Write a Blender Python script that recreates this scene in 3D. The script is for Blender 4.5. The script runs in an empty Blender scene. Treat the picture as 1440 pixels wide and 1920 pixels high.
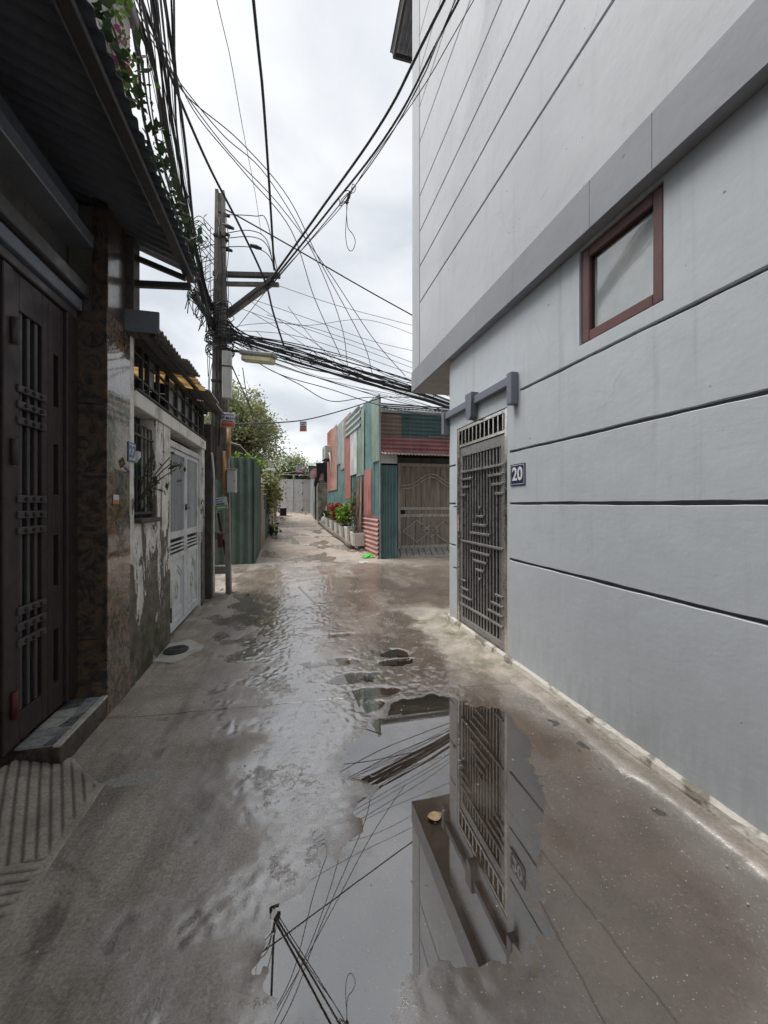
import bpy, bmesh, math, random
import numpy as np
from mathutils import Vector
random.seed(7); RNG = np.random.default_rng(7)
SC = bpy.context.scene
COL = SC.collection
R = math.radians

# ------------------------------------------------------------------ camera
FPX = 721.0; YAW = math.atan(175 / FPX); CH = 1.5; HZ = 945.0
cam_d = bpy.data.cameras.new('camera'); cam = bpy.data.objects.new('camera', cam_d); COL.objects.link(cam)
cam.location = (0, 0, CH); cam.rotation_euler = (R(90), 0, -YAW)
cam_d.sensor_width = 36; cam_d.lens = FPX / 1920 * 36; cam_d.shift_y = -(960 - HZ) / 1920
cam_d.clip_start = .05; cam_d.clip_end = 2000
SC.camera = cam
# ------------------------------------------------------------------ sky, sun, exposure
SUN_EL, SUN_AZ = R(66), R(288)          # azimuth clockwise from +Y: high, to the left, veiled by cloud
w = bpy.data.worlds.new('World'); SC.world = w; w.use_nodes = True
nt = w.node_tree; nt.nodes.clear(); L = nt.links.new
def wn(t, **k):
    n = nt.nodes.new(t)
    for a, b in k.items(): setattr(n, a, b)
    return n
sky = wn('ShaderNodeTexSky', sky_type='NISHITA', sun_disc=False, sun_elevation=SUN_EL, sun_rotation=SUN_AZ, air_density=1.0, dust_density=2.0)
tc = wn('ShaderNodeTexCoord'); sep = wn('ShaderNodeSeparateXYZ'); L(tc.outputs['Generated'], sep.inputs[0])
zz = wn('ShaderNodeMath', operation='MAXIMUM'); L(sep.outputs[2], zz.inputs[0]); zz.inputs[1].default_value = 0.0
za = wn('ShaderNodeMath', operation='ADD'); L(zz.outputs[0], za.inputs[0]); za.inputs[1].default_value = .28
dx = wn('ShaderNodeMath', operation='DIVIDE'); L(sep.outputs[0], dx.inputs[0]); L(za.outputs[0], dx.inputs[1])
dy = wn('ShaderNodeMath', operation='DIVIDE'); L(sep.outputs[1], dy.inputs[0]); L(za.outputs[0], dy.inputs[1])
cmb = wn('ShaderNodeCombineXYZ'); L(dx.outputs[0], cmb.inputs[0]); L(dy.outputs[0], cmb.inputs[1]); cmb.inputs[2].default_value = 1.7
nz = wn('ShaderNodeTexNoise'); nz.inputs['Scale'].default_value = 1.9; nz.inputs['Detail'].default_value = 7; nz.inputs['Roughness'].default_value = .5
nz.inputs['Distortion'].default_value = .3; L(cmb.outputs[0], nz.inputs['Vector'])
rp = wn('ShaderNodeValToRGB'); L(nz.outputs[0], rp.inputs[0]); rp.color_ramp.interpolation = 'B_SPLINE'
SKY_LO, SKY_HI = (2.45, 2.6, 2.78), (4.25, 4.3, 4.32)
rp.color_ramp.elements[0].position = .38; rp.color_ramp.elements[0].color = (SKY_LO[0] / 12, SKY_LO[1] / 12, SKY_LO[2] / 12, 1)
rp.color_ramp.elements[1].position = .60; rp.color_ramp.elements[1].color = (SKY_HI[0] / 12, SKY_HI[1] / 12, SKY_HI[2] / 12, 1)
sc12 = wn('ShaderNodeVectorMath', operation='SCALE'); L(rp.outputs[0], sc12.inputs[0]); sc12.inputs['Scale'].default_value = 12
mx = wn('ShaderNodeMix', data_type='RGBA'); mx.inputs['Factor'].default_value = .92
L(sky.outputs[0], mx.inputs['A']); L(sc12.outputs[0], mx.inputs['B'])
bg = wn('ShaderNodeBackground'); L(mx.outputs['Result'], bg.inputs[0]); bg.inputs[1].default_value = .1
out = wn('ShaderNodeOutputWorld'); L(bg.outputs[0], out.inputs[0])
sun_d = bpy.data.lights.new('sun', 'SUN'); sun_d.energy = 1.5; sun_d.angle = R(35); sun_d.color = (1, .97, .93)
sun = bpy.data.objects.new('sun', sun_d); COL.objects.link(sun)
sd = Vector((math.sin(SUN_AZ) * math.cos(SUN_EL), math.cos(SUN_AZ) * math.cos(SUN_EL), math.sin(SUN_EL)))
sun.rotation_euler = sd.to_track_quat('Z', 'Y').to_euler(); sun.location = sd * 40
SC.view_settings.view_transform = 'Standard'; SC.view_settings.look = 'None'
SC.view_settings.exposure = 1.36; SC.view_settings.gamma = 1; SC.view_settings.use_curve_mapping = False
SC.render.engine = 'CYCLES'; SC.cycles.max_bounces = 5; SC.cycles.use_adaptive_sampling = True; SC.cycles.adaptive_threshold = .025; SC.cycles.transparent_max_bounces = 12
SC.cycles.use_denoising = True; SC.cycles.caustics_reflective = False; SC.cycles.caustics_refractive = False
SC.cycles.sample_clamp_indirect = 6

# ------------------------------------------------------------------ measuring: photo pixel + real distance -> place
CA, SA = math.cos(YAW), math.sin(YAW)
def at(u, v, Z):                                 # Z = metres along the view axis
    xc = (u - 720) / FPX * Z
    return Vector((xc * CA + Z * SA, -xc * SA + Z * CA, CH + (HZ - v) / FPX * Z))
def kx(u):
    r = (u - 720) / FPX
    return r * CA + SA, CA - r * SA              # X/Z, Y/Z
def on_x(u, v, X): return at(u, v, X / kx(u)[0])
def on_y(u, v, Y): return at(u, v, Y / kx(u)[1])
def gz(Y):                                       # the alley climbs 5 % beyond the pole
    t = np.asarray(Y, float) - 5.5
    return np.where(t < 0, 0, np.where(t < 1, .025 * t * t, .05 * (t - .5)))
def g(Y): return float(gz(Y))
def on_g(u, v):
    Z = CH * FPX / max(v - HZ, 5)
    for _ in range(30):
        p = at(u, v, Z); Z = Z * .5 + .5 * (CH - g(p.y)) * FPX / max(v - HZ, 5)
    return at(u, v, Z)

# ------------------------------------------------------------------ mesh helpers
def thing(name, label, cat, loc=(0, 0, 0), group=None, rz=0):
    o = bpy.data.objects.new(name, None); COL.objects.link(o); o.empty_display_size = .1
    o.location = loc; o.rotation_euler = (0, 0, rz)
    return tag(o, label, cat, group)
def tag(o, label=None, cat=None, group=None, kind=None):
    if label: o['label'] = label
    if cat: o['category'] = cat
    if group: o['group'] = group
    if kind: o['kind'] = kind
    return o
def wloc(o):
    p = Vector((0, 0, 0))
    while o is not None: p = p + o.location; o = o.parent
    return p
_CB = None
class MB:
    def __init__(s): s.v = []; s.f = []
    def add(s, v, f):
        b = len(s.v); s.v += [tuple(p) for p in v]; s.f += [tuple(i + b for i in q) for q in f]; return s
    def box(s, x0, x1, y0, y1, z0, z1, b=0, fr=None):
        # fr = (origin, ex, ey, ez) optional frame
        if x1 < x0: x0, x1 = x1, x0
        if y1 < y0: y0, y1 = y1, y0
        if z1 < z0: z0, z1 = z1, z0
        b = min(b, (x1 - x0) * .45, (y1 - y0) * .45, (z1 - z0) * .45)
        if b <= 0:
            v = [(x, y, z) for x in (x0, x1) for y in (y0, y1) for z in (z0, z1)]
            f = [(0, 1, 3, 2), (4, 6, 7, 5), (0, 4, 5, 1), (2, 3, 7, 6), (0, 2, 6, 4), (1, 5, 7, 3)]
        else:
            v = []
            for x, sx in ((x0, 1), (x1, -1)):
                for y, sy in ((y0, 1), (y1, -1)):
                    for z, sz in ((z0, 1), (z1, -1)):
                        v += [(x, y + sy * b, z + sz * b), (x + sx * b, y, z + sz * b), (x + sx * b, y + sy * b, z)]
            c = lambda i, j, k, a: ((i * 2 + j) * 2 + k) * 3 + a
            f = []
            f += [(c(0, 0, 0, 0), c(0, 0, 1, 0), c(0, 1, 1, 0), c(0, 1, 0, 0)), (c(1, 0, 0, 0), c(1, 1, 0, 0), c(1, 1, 1, 0), c(1, 0, 1, 0)),
                  (c(0, 0, 0, 1), c(1, 0, 0, 1), c(1, 0, 1, 1), c(0, 0, 1, 1)), (c(0, 1, 0, 1), c(0, 1, 1, 1), c(1, 1, 1, 1), c(1, 1, 0, 1)),
                  (c(0, 0, 0, 2), c(0, 1, 0, 2), c(1, 1, 0, 2), c(1, 0, 0, 2)), (c(0, 0, 1, 2), c(1, 0, 1, 2), c(1, 1, 1, 2), c(0, 1, 1, 2))]
            for i in (0, 1):
                for j in (0, 1):
                    f.append((c(i, j, 0, 0), c(i, j, 1, 0), c(i, j, 1, 1), c(i, j, 0, 1)))
                    f.append((c(i, 0, j, 0), c(i, 1, j, 0), c(i, 1, j, 2), c(i, 0, j, 2)))
                    f.append((c(0, i, j, 1), c(1, i, j, 1), c(1, i, j, 2), c(0, i, j, 2)))
                    for k in (0, 1): f.append((c(i, j, k, 0), c(i, j, k, 1), c(i, j, k, 2)))
        if fr:
            o, ex, ey, ez = fr
            v = [tuple(o + ex * p[0] + ey * p[1] + ez * p[2]) for p in v]
        return s.add(v, f)
    def bar(s, p0, p1, wd, th, up=(0, 0, 1), b=0):           # rectangular bar from p0 to p1
        p0 = Vector(p0); p1 = Vector(p1); ex = (p1 - p0); l = ex.length; ex.normalize()
        up = Vector(up); ey = up.cross(ex)
        if ey.length < 1e-4: ey = Vector((1, 0, 0)).cross(ex)
        ey.normalize(); ez = ex.cross(ey)
        return s.box(0, l, -wd / 2, wd / 2, -th / 2, th / 2, b, (p0, ex, ey, ez))
    def tube(s, pts, r, n=6, cap=True):
        pts = [Vector(p) for p in pts]; m = len(pts)
        rr = r if hasattr(r, '__len__') else [r] * m
        t0 = (pts[1] - pts[0]).normalized(); nrm = t0.orthogonal().normalized(); v = []; f = []
        for i, p in enumerate(pts):
            t = ((pts[min(i + 1, m - 1)] - pts[max(i - 1, 0)])).normalized()
            nrm = nrm - t * nrm.dot(t)
            nrm = nrm.normalized() if nrm.length > 1e-6 else t.orthogonal().normalized()
            bn = t.cross(nrm)
            for k in range(n):
                a = 2 * math.pi * k / n
                v.append(p + (nrm * math.cos(a) + bn * math.sin(a)) * rr[i])
        for i in range(m - 1):
            for k in range(n):
                f.append((i * n + k, i * n + (k + 1) % n, (i + 1) * n + (k + 1) % n, (i + 1) * n + k))
        if cap: f += [tuple(range(n))[::-1], tuple((m - 1) * n + k for k in range(n))]
        return s.add(v, f)
    def prism(s, poly, a, b, axis='z', fr=None):              # polygon (2d) extruded from a to b
        n = len(poly)
        def P(q, t):
            if axis == 'z': return (q[0], q[1], t)
            if axis == 'x': return (t, q[0], q[1])
            return (q[0], t, q[1])
        v = [P(q, a) for q in poly] + [P(q, b) for q in poly]
        if fr:
            o, ex, ey, ez = fr; v = [tuple(o + ex * p[0] + ey * p[1] + ez * p[2]) for p in v]
        f = [tuple(range(n))[::-1], tuple(range(n, 2 * n))] + [(i, (i + 1) % n, n + (i + 1) % n, n + i) for i in range(n)]
        return s.add(v, f)
    def sweep(s, prof, path, jz=0):                     # prof: (off, z) closed; path: (x, y, nx, ny)
        m = len(prof); v = []; f = []
        ph_ = [random.uniform(0, 6) for _ in range(6)]
        for (x, y, nx, ny) in path:
            for (o, z) in prof:
                q = 1 if jz and o > -.05 else 0; k = 0 if z < prof[len(prof) // 2 - 1][1] - .05 else 3
                dz = q * jz * (math.sin(y * 5.3 + ph_[k]) + .7 * math.sin(y * 13.1 + ph_[k + 1]) + .6 * math.sin(y * 31 + ph_[k + 2])); v.append((x + nx * (o + dz * .4), y + ny * (o + dz * .4), z + dz))
        for i in range(len(path) - 1):
            for k in range(m): f.append((i * m + k, i * m + (k + 1) % m, (i + 1) * m + (k + 1) % m, (i + 1) * m + k))
        f += [tuple(range(m)), tuple((len(path) - 1) * m + k for k in range(m))[::-1]]
        return s.add(v, f)
    def corr(s, o, eu, ev, en, wdt, lng, pitch=.08, amp=.012, seg=6, nv=1, trap=False, th=.0015, jit=0):
        o = Vector(o); eu = Vector(eu).normalized(); ev = Vector(ev).normalized(); en = Vector(en).normalized()
        nu = max(2, int(wdt / pitch * seg)); v = []; f = []
        for layer in (0, 1):
            for j in range(nv + 1):
                for i in range(nu + 1):
                    a = wdt * i / nu; ph = a / pitch
                    if trap:
                        q = ph % 1.0; h = min(1, max(-1, 1.8 - abs(q - .5) * 8)) * -1
                    else: h = math.sin(2 * math.pi * ph)
                    v.append(o + eu * a + ev * (lng * j / nv) + en * (h * amp + layer * th + (random.uniform(-jit, jit) if jit else 0)))
        N = (nu + 1) * (nv + 1)
        for layer in (0, 1):
            for j in range(nv):
                for i in range(nu):
                    a = layer * N + j * (nu + 1) + i; q = (a, a + 1, a + nu + 2, a + nu + 1)
                    f.append(q if layer else q[::-1])
        for i in range(nu):
            a = i; f.append((a, a + 1, a + 1 + N, a + N)); a = nv * (nu + 1) + i; f.append((a + 1, a, a + N, a + 1 + N))
        return s.add(v, f)
    def build(s, name, mat, parent=None, smooth=False, fix=True):
        me = bpy.data.meshes.new(name)
        off = wloc(parent) if parent else Vector((0, 0, 0))
        v = [(p[0] - off.x, p[1] - off.y, p[2] - off.z) for p in s.v]
        me.from_pydata(v, [], s.f)
        if fix:
            bm = bmesh.new(); bm.from_mesh(me); bmesh.ops.recalc_face_normals(bm, faces=bm.faces); bm.to_mesh(me); bm.free()
        if smooth: me.polygons.foreach_set('use_smooth', [True] * len(me.polygons))
        me.materials.append(mat); me.update()
        o = bpy.data.objects.new(name, me); COL.objects.link(o); o.parent = parent
        return o
def copy_thing(o, loc, label=None, rz=None):
    def cp(a, par):
        c = a.copy(); COL.objects.link(c); c.parent = par
        for ch in list(a.children): cp(ch, c)
        return c
    kids = list(o.children)
    c = cp(o, None); c.location = loc
    if rz is not None: c.rotation_euler[2] = rz
    if label: c['label'] = label
    return c
def crom(pts, n=8):
    pts = [Vector(p) for p in pts]
    P = [pts[0] * 2 - pts[1]] + pts + [pts[-1] * 2 - pts[-2]]; o = []
    for i in range(1, len(P) - 2):
        for k in range(n):
            t = k / n; a, b, c, d = P[i - 1], P[i], P[i + 1], P[i + 2]
            o.append(.5 * ((2 * b) + (c - a) * t + (2 * a - 5 * b + 4 * c - d) * t * t + (3 * b - a - 3 * c + d) * t ** 3))
    o.append(P[-2]); return o
def text_mesh(txt, size, name, mat, parent, origin, ex, ez, ext=.002, bold=0.0, center=True):
    cu = bpy.data.curves.new(name, 'FONT'); cu.body = txt; cu.size = size; cu.extrude = ext; cu.offset = bold
    cu.align_x = 'CENTER' if center else 'LEFT'; cu.align_y = 'CENTER'; cu.resolution_u = 3
    tmp = bpy.data.objects.new('tmp', cu); COL.objects.link(tmp)
    me = bpy.data.meshes.new_from_object(tmp.evaluated_get(bpy.context.evaluated_depsgraph_get()))
    bpy.data.objects.remove(tmp); bpy.data.curves.remove(cu)
    ex = Vector(ex).normalized(); ez = Vector(ez).normalized(); en = ex.cross(ez)
    off = Vector(origin) - wloc(parent)
    for v in me.vertices: v.co = off + ex * v.co.x + ez * v.co.y + en * v.co.z
    me.materials.clear(); me.materials.append(mat); me.name = name
    o = bpy.data.objects.new(name, me); COL.objects.link(o); o.parent = parent; return o

# numpy value noise
def vnoise(x, y, seed=0):
    xi = np.floor(x).astype(np.int64); yi = np.floor(y).astype(np.int64); xf = x - xi; yf = y - yi
    def h(a, b):
        n = (a * 374761393 + b * 668265263 + seed * 1442695041) & 0x7fffffff
        n = ((n ^ (n >> 13)) * 1274126177) & 0x7fffffff
        return ((n ^ (n >> 16)) & 0xffff) / 65535.0
    u = xf * xf * (3 - 2 * xf); v = yf * yf * (3 - 2 * yf)
    return (h(xi, yi) * (1 - u) + h(xi + 1, yi) * u) * (1 - v) + (h(xi, yi + 1) * (1 - u) + h(xi + 1, yi + 1) * u) * v
def fbm(x, y, o=4, seed=0):
    s = 0; a = .5
    for i in range(o): s = s + a * (vnoise(x, y, seed + i) - .5); x = x * 2.03; y = y * 2.03; a *= .5
    return s
def sstep(a, b, x): t = np.clip((x - a) / (b - a), 0, 1); return t * t * (3 - 2 * t)
def poly_sd(px, py, poly):                        # >0 inside
    d = np.full(px.shape, 1e9); ins = np.zeros(px.shape, bool); n = len(poly)
    for i in range(n):
        ax, ay = poly[i]; bx, by = poly[(i + 1) % n]
        ex, ey = bx - ax, by - ay; t = np.clip(((px - ax) * ex + (py - ay) * ey) / (ex * ex + ey * ey + 1e-12), 0, 1)
        d = np.minimum(d, np.hypot(px - ax - t * ex, py - ay - t * ey))
        c = ((ay > py) != (by > py)) & (px < (bx - ax) * (py - ay) / (by - ay + 1e-12) + ax); ins ^= c
    return np.where(ins, d, -d)

# ------------------------------------------------------------------ materials
class NT:
    def __init__(s, name):
        s.m = bpy.data.materials.new(name); s.m.use_nodes = True; s.t = s.m.node_tree; s.t.nodes.clear()
        s.out = s.t.nodes.new('ShaderNodeOutputMaterial'); s.geo = s.t.nodes.new('ShaderNodeNewGeometry'); s.pos = s.geo.outputs['Position']
    def n(s, t, ins=None, **k):
        nd = s.t.nodes.new(t)
        for a, b in k.items(): setattr(nd, a, b)
        for a, b in (ins or {}).items(): s.set(nd.inputs[a], b)
        return nd
    def set(s, sock, val):
        if isinstance(val, bpy.types.NodeSocket): s.t.links.new(val, sock)
        else:
            if sock.type == 'RGBA' and len(val) == 3: val = (*val, 1)
            sock.default_value = val
    def scaled(s, sx, sy, sz, vec=None):
        return s.n('ShaderNodeVectorMath', {0: vec or s.pos, 1: (sx, sy, sz)}, operation='MULTIPLY').outputs[0]
    def noise(s, scale, detail=4, rough=.55, vec=None, dist=0):
        return s.n('ShaderNodeTexNoise', {'Vector': vec or s.pos, 'Scale': scale, 'Detail': detail, 'Roughness': rough, 'Distortion': dist}).outputs[0]
    def ramp(s, fac, a, b, lo=0.0, hi=1.0):
        return s.n('ShaderNodeMapRange', {'Value': fac, 'From Min': a, 'From Max': b, 'To Min': lo, 'To Max': hi}, interpolation_type='SMOOTHSTEP').outputs[0]
    def mix(s, f, a, b, blend='MIX'):
        nd = s.t.nodes.new('ShaderNodeMix'); nd.data_type = 'RGBA'; nd.blend_type = blend
        s.set(nd.inputs['Factor'], f); s.set(nd.inputs['A'], a); s.set(nd.inputs['B'], b); return nd.outputs['Result']
    def math(s, op, a, b=0.0, c=0.0):
        nd = s.n('ShaderNodeMath', operation=op)
        for i, q in enumerate((a, b, c)): s.set(nd.inputs[i], q)
        return nd.outputs[0]
    def bump(s, h, strength=.3, dist=.01, nrm=None):
        d = {'Height': h, 'Strength': strength, 'Distance': dist}
        if nrm: d['Normal'] = nrm
        return s.n('ShaderNodeBump', d).outputs[0]
    def attr(s, name): return s.n('ShaderNodeAttribute', attribute_name=name).outputs['Fac']
    def bsdf(s, **k):
        nm = {'col': 'Base Color', 'rough': 'Roughness', 'metal': 'Metallic', 'ior': 'IOR', 'nrm': 'Normal', 'coat': 'Coat Weight', 'coatr': 'Coat Roughness',
              'spec': 'Specular IOR Level', 'alpha': 'Alpha', 'trans': 'Transmission Weight', 'emit': 'Emission Strength', 'emitc': 'Emission Color', 'coatn': 'Coat Normal', 'coatior': 'Coat IOR'}
        nd = s.n('ShaderNodeBsdfPrincipled', {nm[a]: b for a, b in k.items()}); return nd.outputs[0]
    def done(s, sh): s.t.links.new(sh, s.out.inputs[0]); return s.m
def M(name, col, rough=.6, var=.25, scale=5, col2=None, lo=.42, hi=.68, metal=0, bump=.15, bscale=60, bdist=.003, spec=.5, streak=0, streakcol=(.03, .025, .02), speck=0):
    t = NT(name); c2 = col2 or tuple(x * (1 - var) for x in col)
    c = t.mix(t.ramp(t.noise(scale), lo, hi), col, c2)
    c = t.mix(t.ramp(t.noise(scale * 9, 3), .35, .75, 0, .25), c, tuple(x * .6 for x in col))
    if streak:
        c = t.mix(t.ramp(t.noise(1, 5, .6, t.scaled(16, 16, 1.1)), .5, .78, 0, streak), c, streakcol)
    if speck: c = t.mix(t.ramp(t.noise(34, 2), .66, .72, 0, speck), c, (.10, .05, .03))
    r = t.ramp(t.noise(scale * 2.3), .3, .7, max(.02, rough - .12), min(1, rough + .12))
    return t.done(t.bsdf(col=c, rough=r, metal=metal, spec=spec, nrm=t.bump(t.noise(bscale, 3), bump, bdist)))
def MP(name, col, rough=.5, metal=0, spec=.5):
    t = NT(name); return t.done(t.bsdf(col=col, rough=rough, metal=metal, spec=spec))

def plaster(name, col, dirt=.5):
    t = NT(name); z = t.n('ShaderNodeSeparateXYZ', {0: t.pos}).outputs[2]
    big = t.noise(.9, 4); c = t.mix(t.ramp(big, .35, .7, 0, .55), col, tuple(x * .86 for x in col))
    c = t.mix(t.ramp(t.noise(6, 5, .6), .45, .8, 0, .22), c, tuple(x * .75 for x in col))
    st = t.noise(1, 5, .62, t.scaled(9, 9, .55)); c = t.mix(t.ramp(st, .52, .80, 0, .45 * dirt + .08), c, (.16, .155, .15))
    low = t.math('MULTIPLY', t.ramp(z, .0, .55, 1, 0), t.ramp(t.noise(1, 5, .6, t.scaled(14, 14, 2.5)), .36, .7))
    c = t.mix(t.math('MULTIPLY', low, .62 * dirt), c, (.17, .155, .13))
    base = t.math('MULTIPLY', t.ramp(z, .0, .1, 1, 0), t.ramp(t.noise(7, 4), .3, .6))
    c = t.mix(t.math('MULTIPLY', base, .7 * dirt), c, (.12, .12, .08))
    chips = t.ramp(t.noise(19, 2, .5, None, .6), .755, .79); c = t.mix(chips, c, (.2, .19, .18))
    vv = t.n('ShaderNodeVectorMath', {0: t.pos, 1: t.n('ShaderNodeVectorMath', {0: t.n('ShaderNodeTexNoise', {'Vector': t.pos, 'Scale': 2.2, 'Detail': 5}).outputs[1], 'Scale': .5}, operation='SCALE').outputs[0]}, operation='ADD').outputs[0]
    crk = t.n('ShaderNodeTexVoronoi', {'Vector': vv, 'Scale': .75}, feature='DISTANCE_TO_EDGE').outputs[0]
    crm = t.math('MULTIPLY', t.ramp(crk, .0015, .005, 1, 0), t.ramp(t.noise(1.3, 3), .52, .66)); c = t.mix(t.math('MULTIPLY', crm, .5), c, tuple(x * .5 for x in col))
    scf = t.math('MULTIPLY', t.ramp(t.noise(1, 5, .65, t.scaled(3, 3, 26)), .68, .74), t.ramp(z, .9, 1.9, 1, 0)); c = t.mix(t.math('MULTIPLY', scf, .35 * dirt), c, (.2, .19, .18))
    pch = t.ramp(t.noise(.55, 2, .4, t.scaled(1, 1, 1.6)), .53, .545); c = t.mix(t.math('MULTIPLY', pch, .22), c, tuple(x * .88 for x in col))
    h1 = t.noise(3.2, 4, .5); h2 = t.noise(28, 3, .6, t.scaled(1, .45, 1)); h3 = t.noise(160, 2)
    n1 = t.bump(h1, .22, .03); n2 = t.bump(h2, .14, .006, n1); n3 = t.bump(h3, .18, .0015, n2)
    return t.done(t.bsdf(col=c, rough=.62, nrm=n3, spec=.35))
WALL_LO = plaster('wall_paint_blue_grey', (.55, .592, .632))
WALL_HI = plaster('wall_paint_pale_grey', (.52, .545, .57), .15)
BAND = plaster('wall_paint_band', (.30, .315, .345), .4)
TRIM = plaster('trim_paint', (.19, .205, .245), .2)
TRIM2 = plaster('corner_trim_paint', (.46, .475, .495), .4)
GROOVE = MP('groove_paint', (.19, .195, .21), .8)
SOFFIT = M('soffit_concrete', (.38, .37, .355), .8, .2, 3)
PLINTH = M('plinth_lime', (.55, .52, .47), .85, .5, 7, (.2, .185, .15), .5, .62, bump=.6, bscale=40, bdist=.01)
STEEL = M('brushed_steel', (.36, .35, .345), .34, .2, 6, metal=.6, bump=.03, streak=.12)
STEEL_B = M('bright_steel', (.72, .68, .63), .22, .12, 6, metal=1, bump=.02)
def frame_maroon():
    t = NT('window_maroon'); c = t.mix(t.ramp(t.noise(7), .4, .7), (.155, .062, .062), (.115, .05, .05))
    c = t.mix(t.ramp(t.noise(60, 2), .62, .75, 0, .5), c, (.2, .13, .12))
    return t.done(t.bsdf(col=c, rough=.38, nrm=t.bump(t.noise(90), .08, .002)))
MAROON = frame_maroon()
def glass_dusty():
    t = NT('frosted_pane'); c = t.mix(t.ramp(t.noise(5, 5), .35, .7), (.30, .34, .34), (.42, .44, .43))
    c = t.mix(t.ramp(t.noise(1, 4, .6, t.scaled(30, 30, 2)), .5, .8, 0, .5), c, (.36, .37, .36))
    return t.done(t.bsdf(col=c, rough=.07, coat=1, coatr=.02, ior=2.1, nrm=t.bump(t.noise(2.2), .12, .01)))
PANE = glass_dusty()
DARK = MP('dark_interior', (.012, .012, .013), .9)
BLACK = M('cable_rubber', (.014, .014, .015), .45, .2, 8, bump=.05)
GREYCAB = M('cable_grey', (.10, .105, .11), .5, .2, 8, bump=.05)
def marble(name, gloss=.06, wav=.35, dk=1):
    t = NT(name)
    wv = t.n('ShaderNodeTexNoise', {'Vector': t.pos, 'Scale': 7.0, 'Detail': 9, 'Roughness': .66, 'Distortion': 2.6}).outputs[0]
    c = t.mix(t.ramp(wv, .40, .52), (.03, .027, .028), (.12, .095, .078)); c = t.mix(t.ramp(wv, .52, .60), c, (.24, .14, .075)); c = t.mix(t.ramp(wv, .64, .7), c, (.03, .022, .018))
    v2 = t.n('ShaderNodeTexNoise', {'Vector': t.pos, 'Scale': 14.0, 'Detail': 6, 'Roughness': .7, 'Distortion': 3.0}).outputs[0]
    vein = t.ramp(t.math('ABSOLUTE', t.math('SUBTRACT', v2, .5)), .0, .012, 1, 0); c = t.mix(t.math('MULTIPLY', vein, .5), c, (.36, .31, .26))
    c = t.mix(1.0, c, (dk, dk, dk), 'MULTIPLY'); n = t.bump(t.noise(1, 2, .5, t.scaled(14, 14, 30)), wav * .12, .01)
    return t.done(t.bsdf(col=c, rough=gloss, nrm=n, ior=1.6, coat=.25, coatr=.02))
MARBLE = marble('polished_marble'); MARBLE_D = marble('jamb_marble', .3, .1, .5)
GATE_M = M('gate_maroon_paint', (.034, .019, .020), .55, .25, 3, bump=.05)
GATE_D = M('gate_bar_paint', (.062, .056, .056), .45, .2, 5, bump=.04)
AWN = M('awning_sheet_grey', (.15, .17, .205), .55, .25, 2, bump=.05, streak=.25)
AWN_S = M('awning_strip_metal', (.22, .24, .27), .4, .25, 4, metal=.3)
IRON = M('dark_iron', (.04, .038, .036), .6, .3, 10, (.09, .05, .03), .55, .75)
WHITE_UP = M('upper_cream_wall', (.45, .43, .39), .8, .3, 2, streak=.35)
def peeling():
    t = NT('peeling_whitewash'); z = t.n('ShaderNodeSeparateXYZ', {0: t.pos}).outputs[2]
    p = t.noise(1, 8, .68, t.scaled(6, 6, 1.9), .9); p2 = t.noise(30, 4, .6)
    lvl = t.math('ADD', t.math('ADD', p, t.math('MULTIPLY', p2, .12)), t.ramp(z, .2, 1.9, .10, -.11))
    mask = t.ramp(lvl, .545, .565)
    white = t.mix(t.ramp(t.noise(9, 5), .35, .75), (.78, .765, .72), (.50, .48, .43))
    white = t.mix(t.ramp(t.noise(1, 5, .6, t.scaled(22, 22, 1)), .5, .8, 0, .45), white, (.2, .18, .15))
    grey = t.mix(t.ramp(t.noise(13, 6, .65), .3, .7), (.205, .185, .155), (.10, .09, .078))
    c = t.mix(mask, white, grey)
    moss = t.math('MULTIPLY', t.ramp(t.math('ADD', z, t.math('MULTIPLY', t.noise(7, 4), .55)), .28, .95, 1, 0), t.ramp(t.noise(4, 5), .38, .6))
    c = t.mix(t.math('MULTIPLY', moss, .85), c, (.045, .05, .014))
    n1 = t.bump(mask, .9, -.006); n2 = t.bump(t.noise(45, 4), .45, .006, n1)
    return t.done(t.bsdf(col=c, rough=.85, nrm=n2, spec=.2))
PEEL = peeling()
BEAM = M('beam_whitewash', (.76, .75, .70), .8, .3, 4, (.36, .33, .28), .5, .75, streak=.5, bump=.3)
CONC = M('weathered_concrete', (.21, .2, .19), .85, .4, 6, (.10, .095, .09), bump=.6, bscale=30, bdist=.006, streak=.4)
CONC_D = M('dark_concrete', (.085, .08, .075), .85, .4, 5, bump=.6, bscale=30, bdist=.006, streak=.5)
CONC_POLE = M('pole_concrete', (.26, .235, .21), .85, .3, 5, (.13, .115, .10), bump=.5, bscale=40, bdist=.005, streak=.5)
DOORP = M('door_grey_paint', (.62, .64, .65), .45, .2, 5, (.33, .33, .32), .5, .75, streak=.3, bump=.05)
DOORG = M('door_rib_grey', (.34, .36, .375), .4, .15, 5, streak=.2, metal=.3)
ROOFD = M('roof_sheet_dark', (.25, .24, .23), .65, .35, 4, (.30, .24, .19), .5, .7, streak=.5, bump=.1)
def translucent(name, col):
    t = NT(name); c = t.mix(t.ramp(t.noise(1, 5, .6, t.scaled(2, 9, 9)), .35, .7), col, tuple(x * .35 for x in col))
    a = t.n('ShaderNodeBsdfTranslucent', {'Color': c}).outputs[0]; b = t.n('ShaderNodeBsdfDiffuse', {'Color': c}).outputs[0]
    return t.done(t.n('ShaderNodeMixShader', {0: .2, 1: a, 2: b}).outputs[0])
YELLOW_SHEET = translucent('yellowed_fibreglass', (.72, .57, .36))
CLEAR_SHEET = translucent('pale_fibreglass', (.78, .80, .80))
BLUE = M('enamel_blue', (.018, .032, .105), .3, .2, 20, bump=.02); WHITE = M('enamel_white', (.78, .79, .80), .35, .08, 20, bump=.02)
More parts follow.
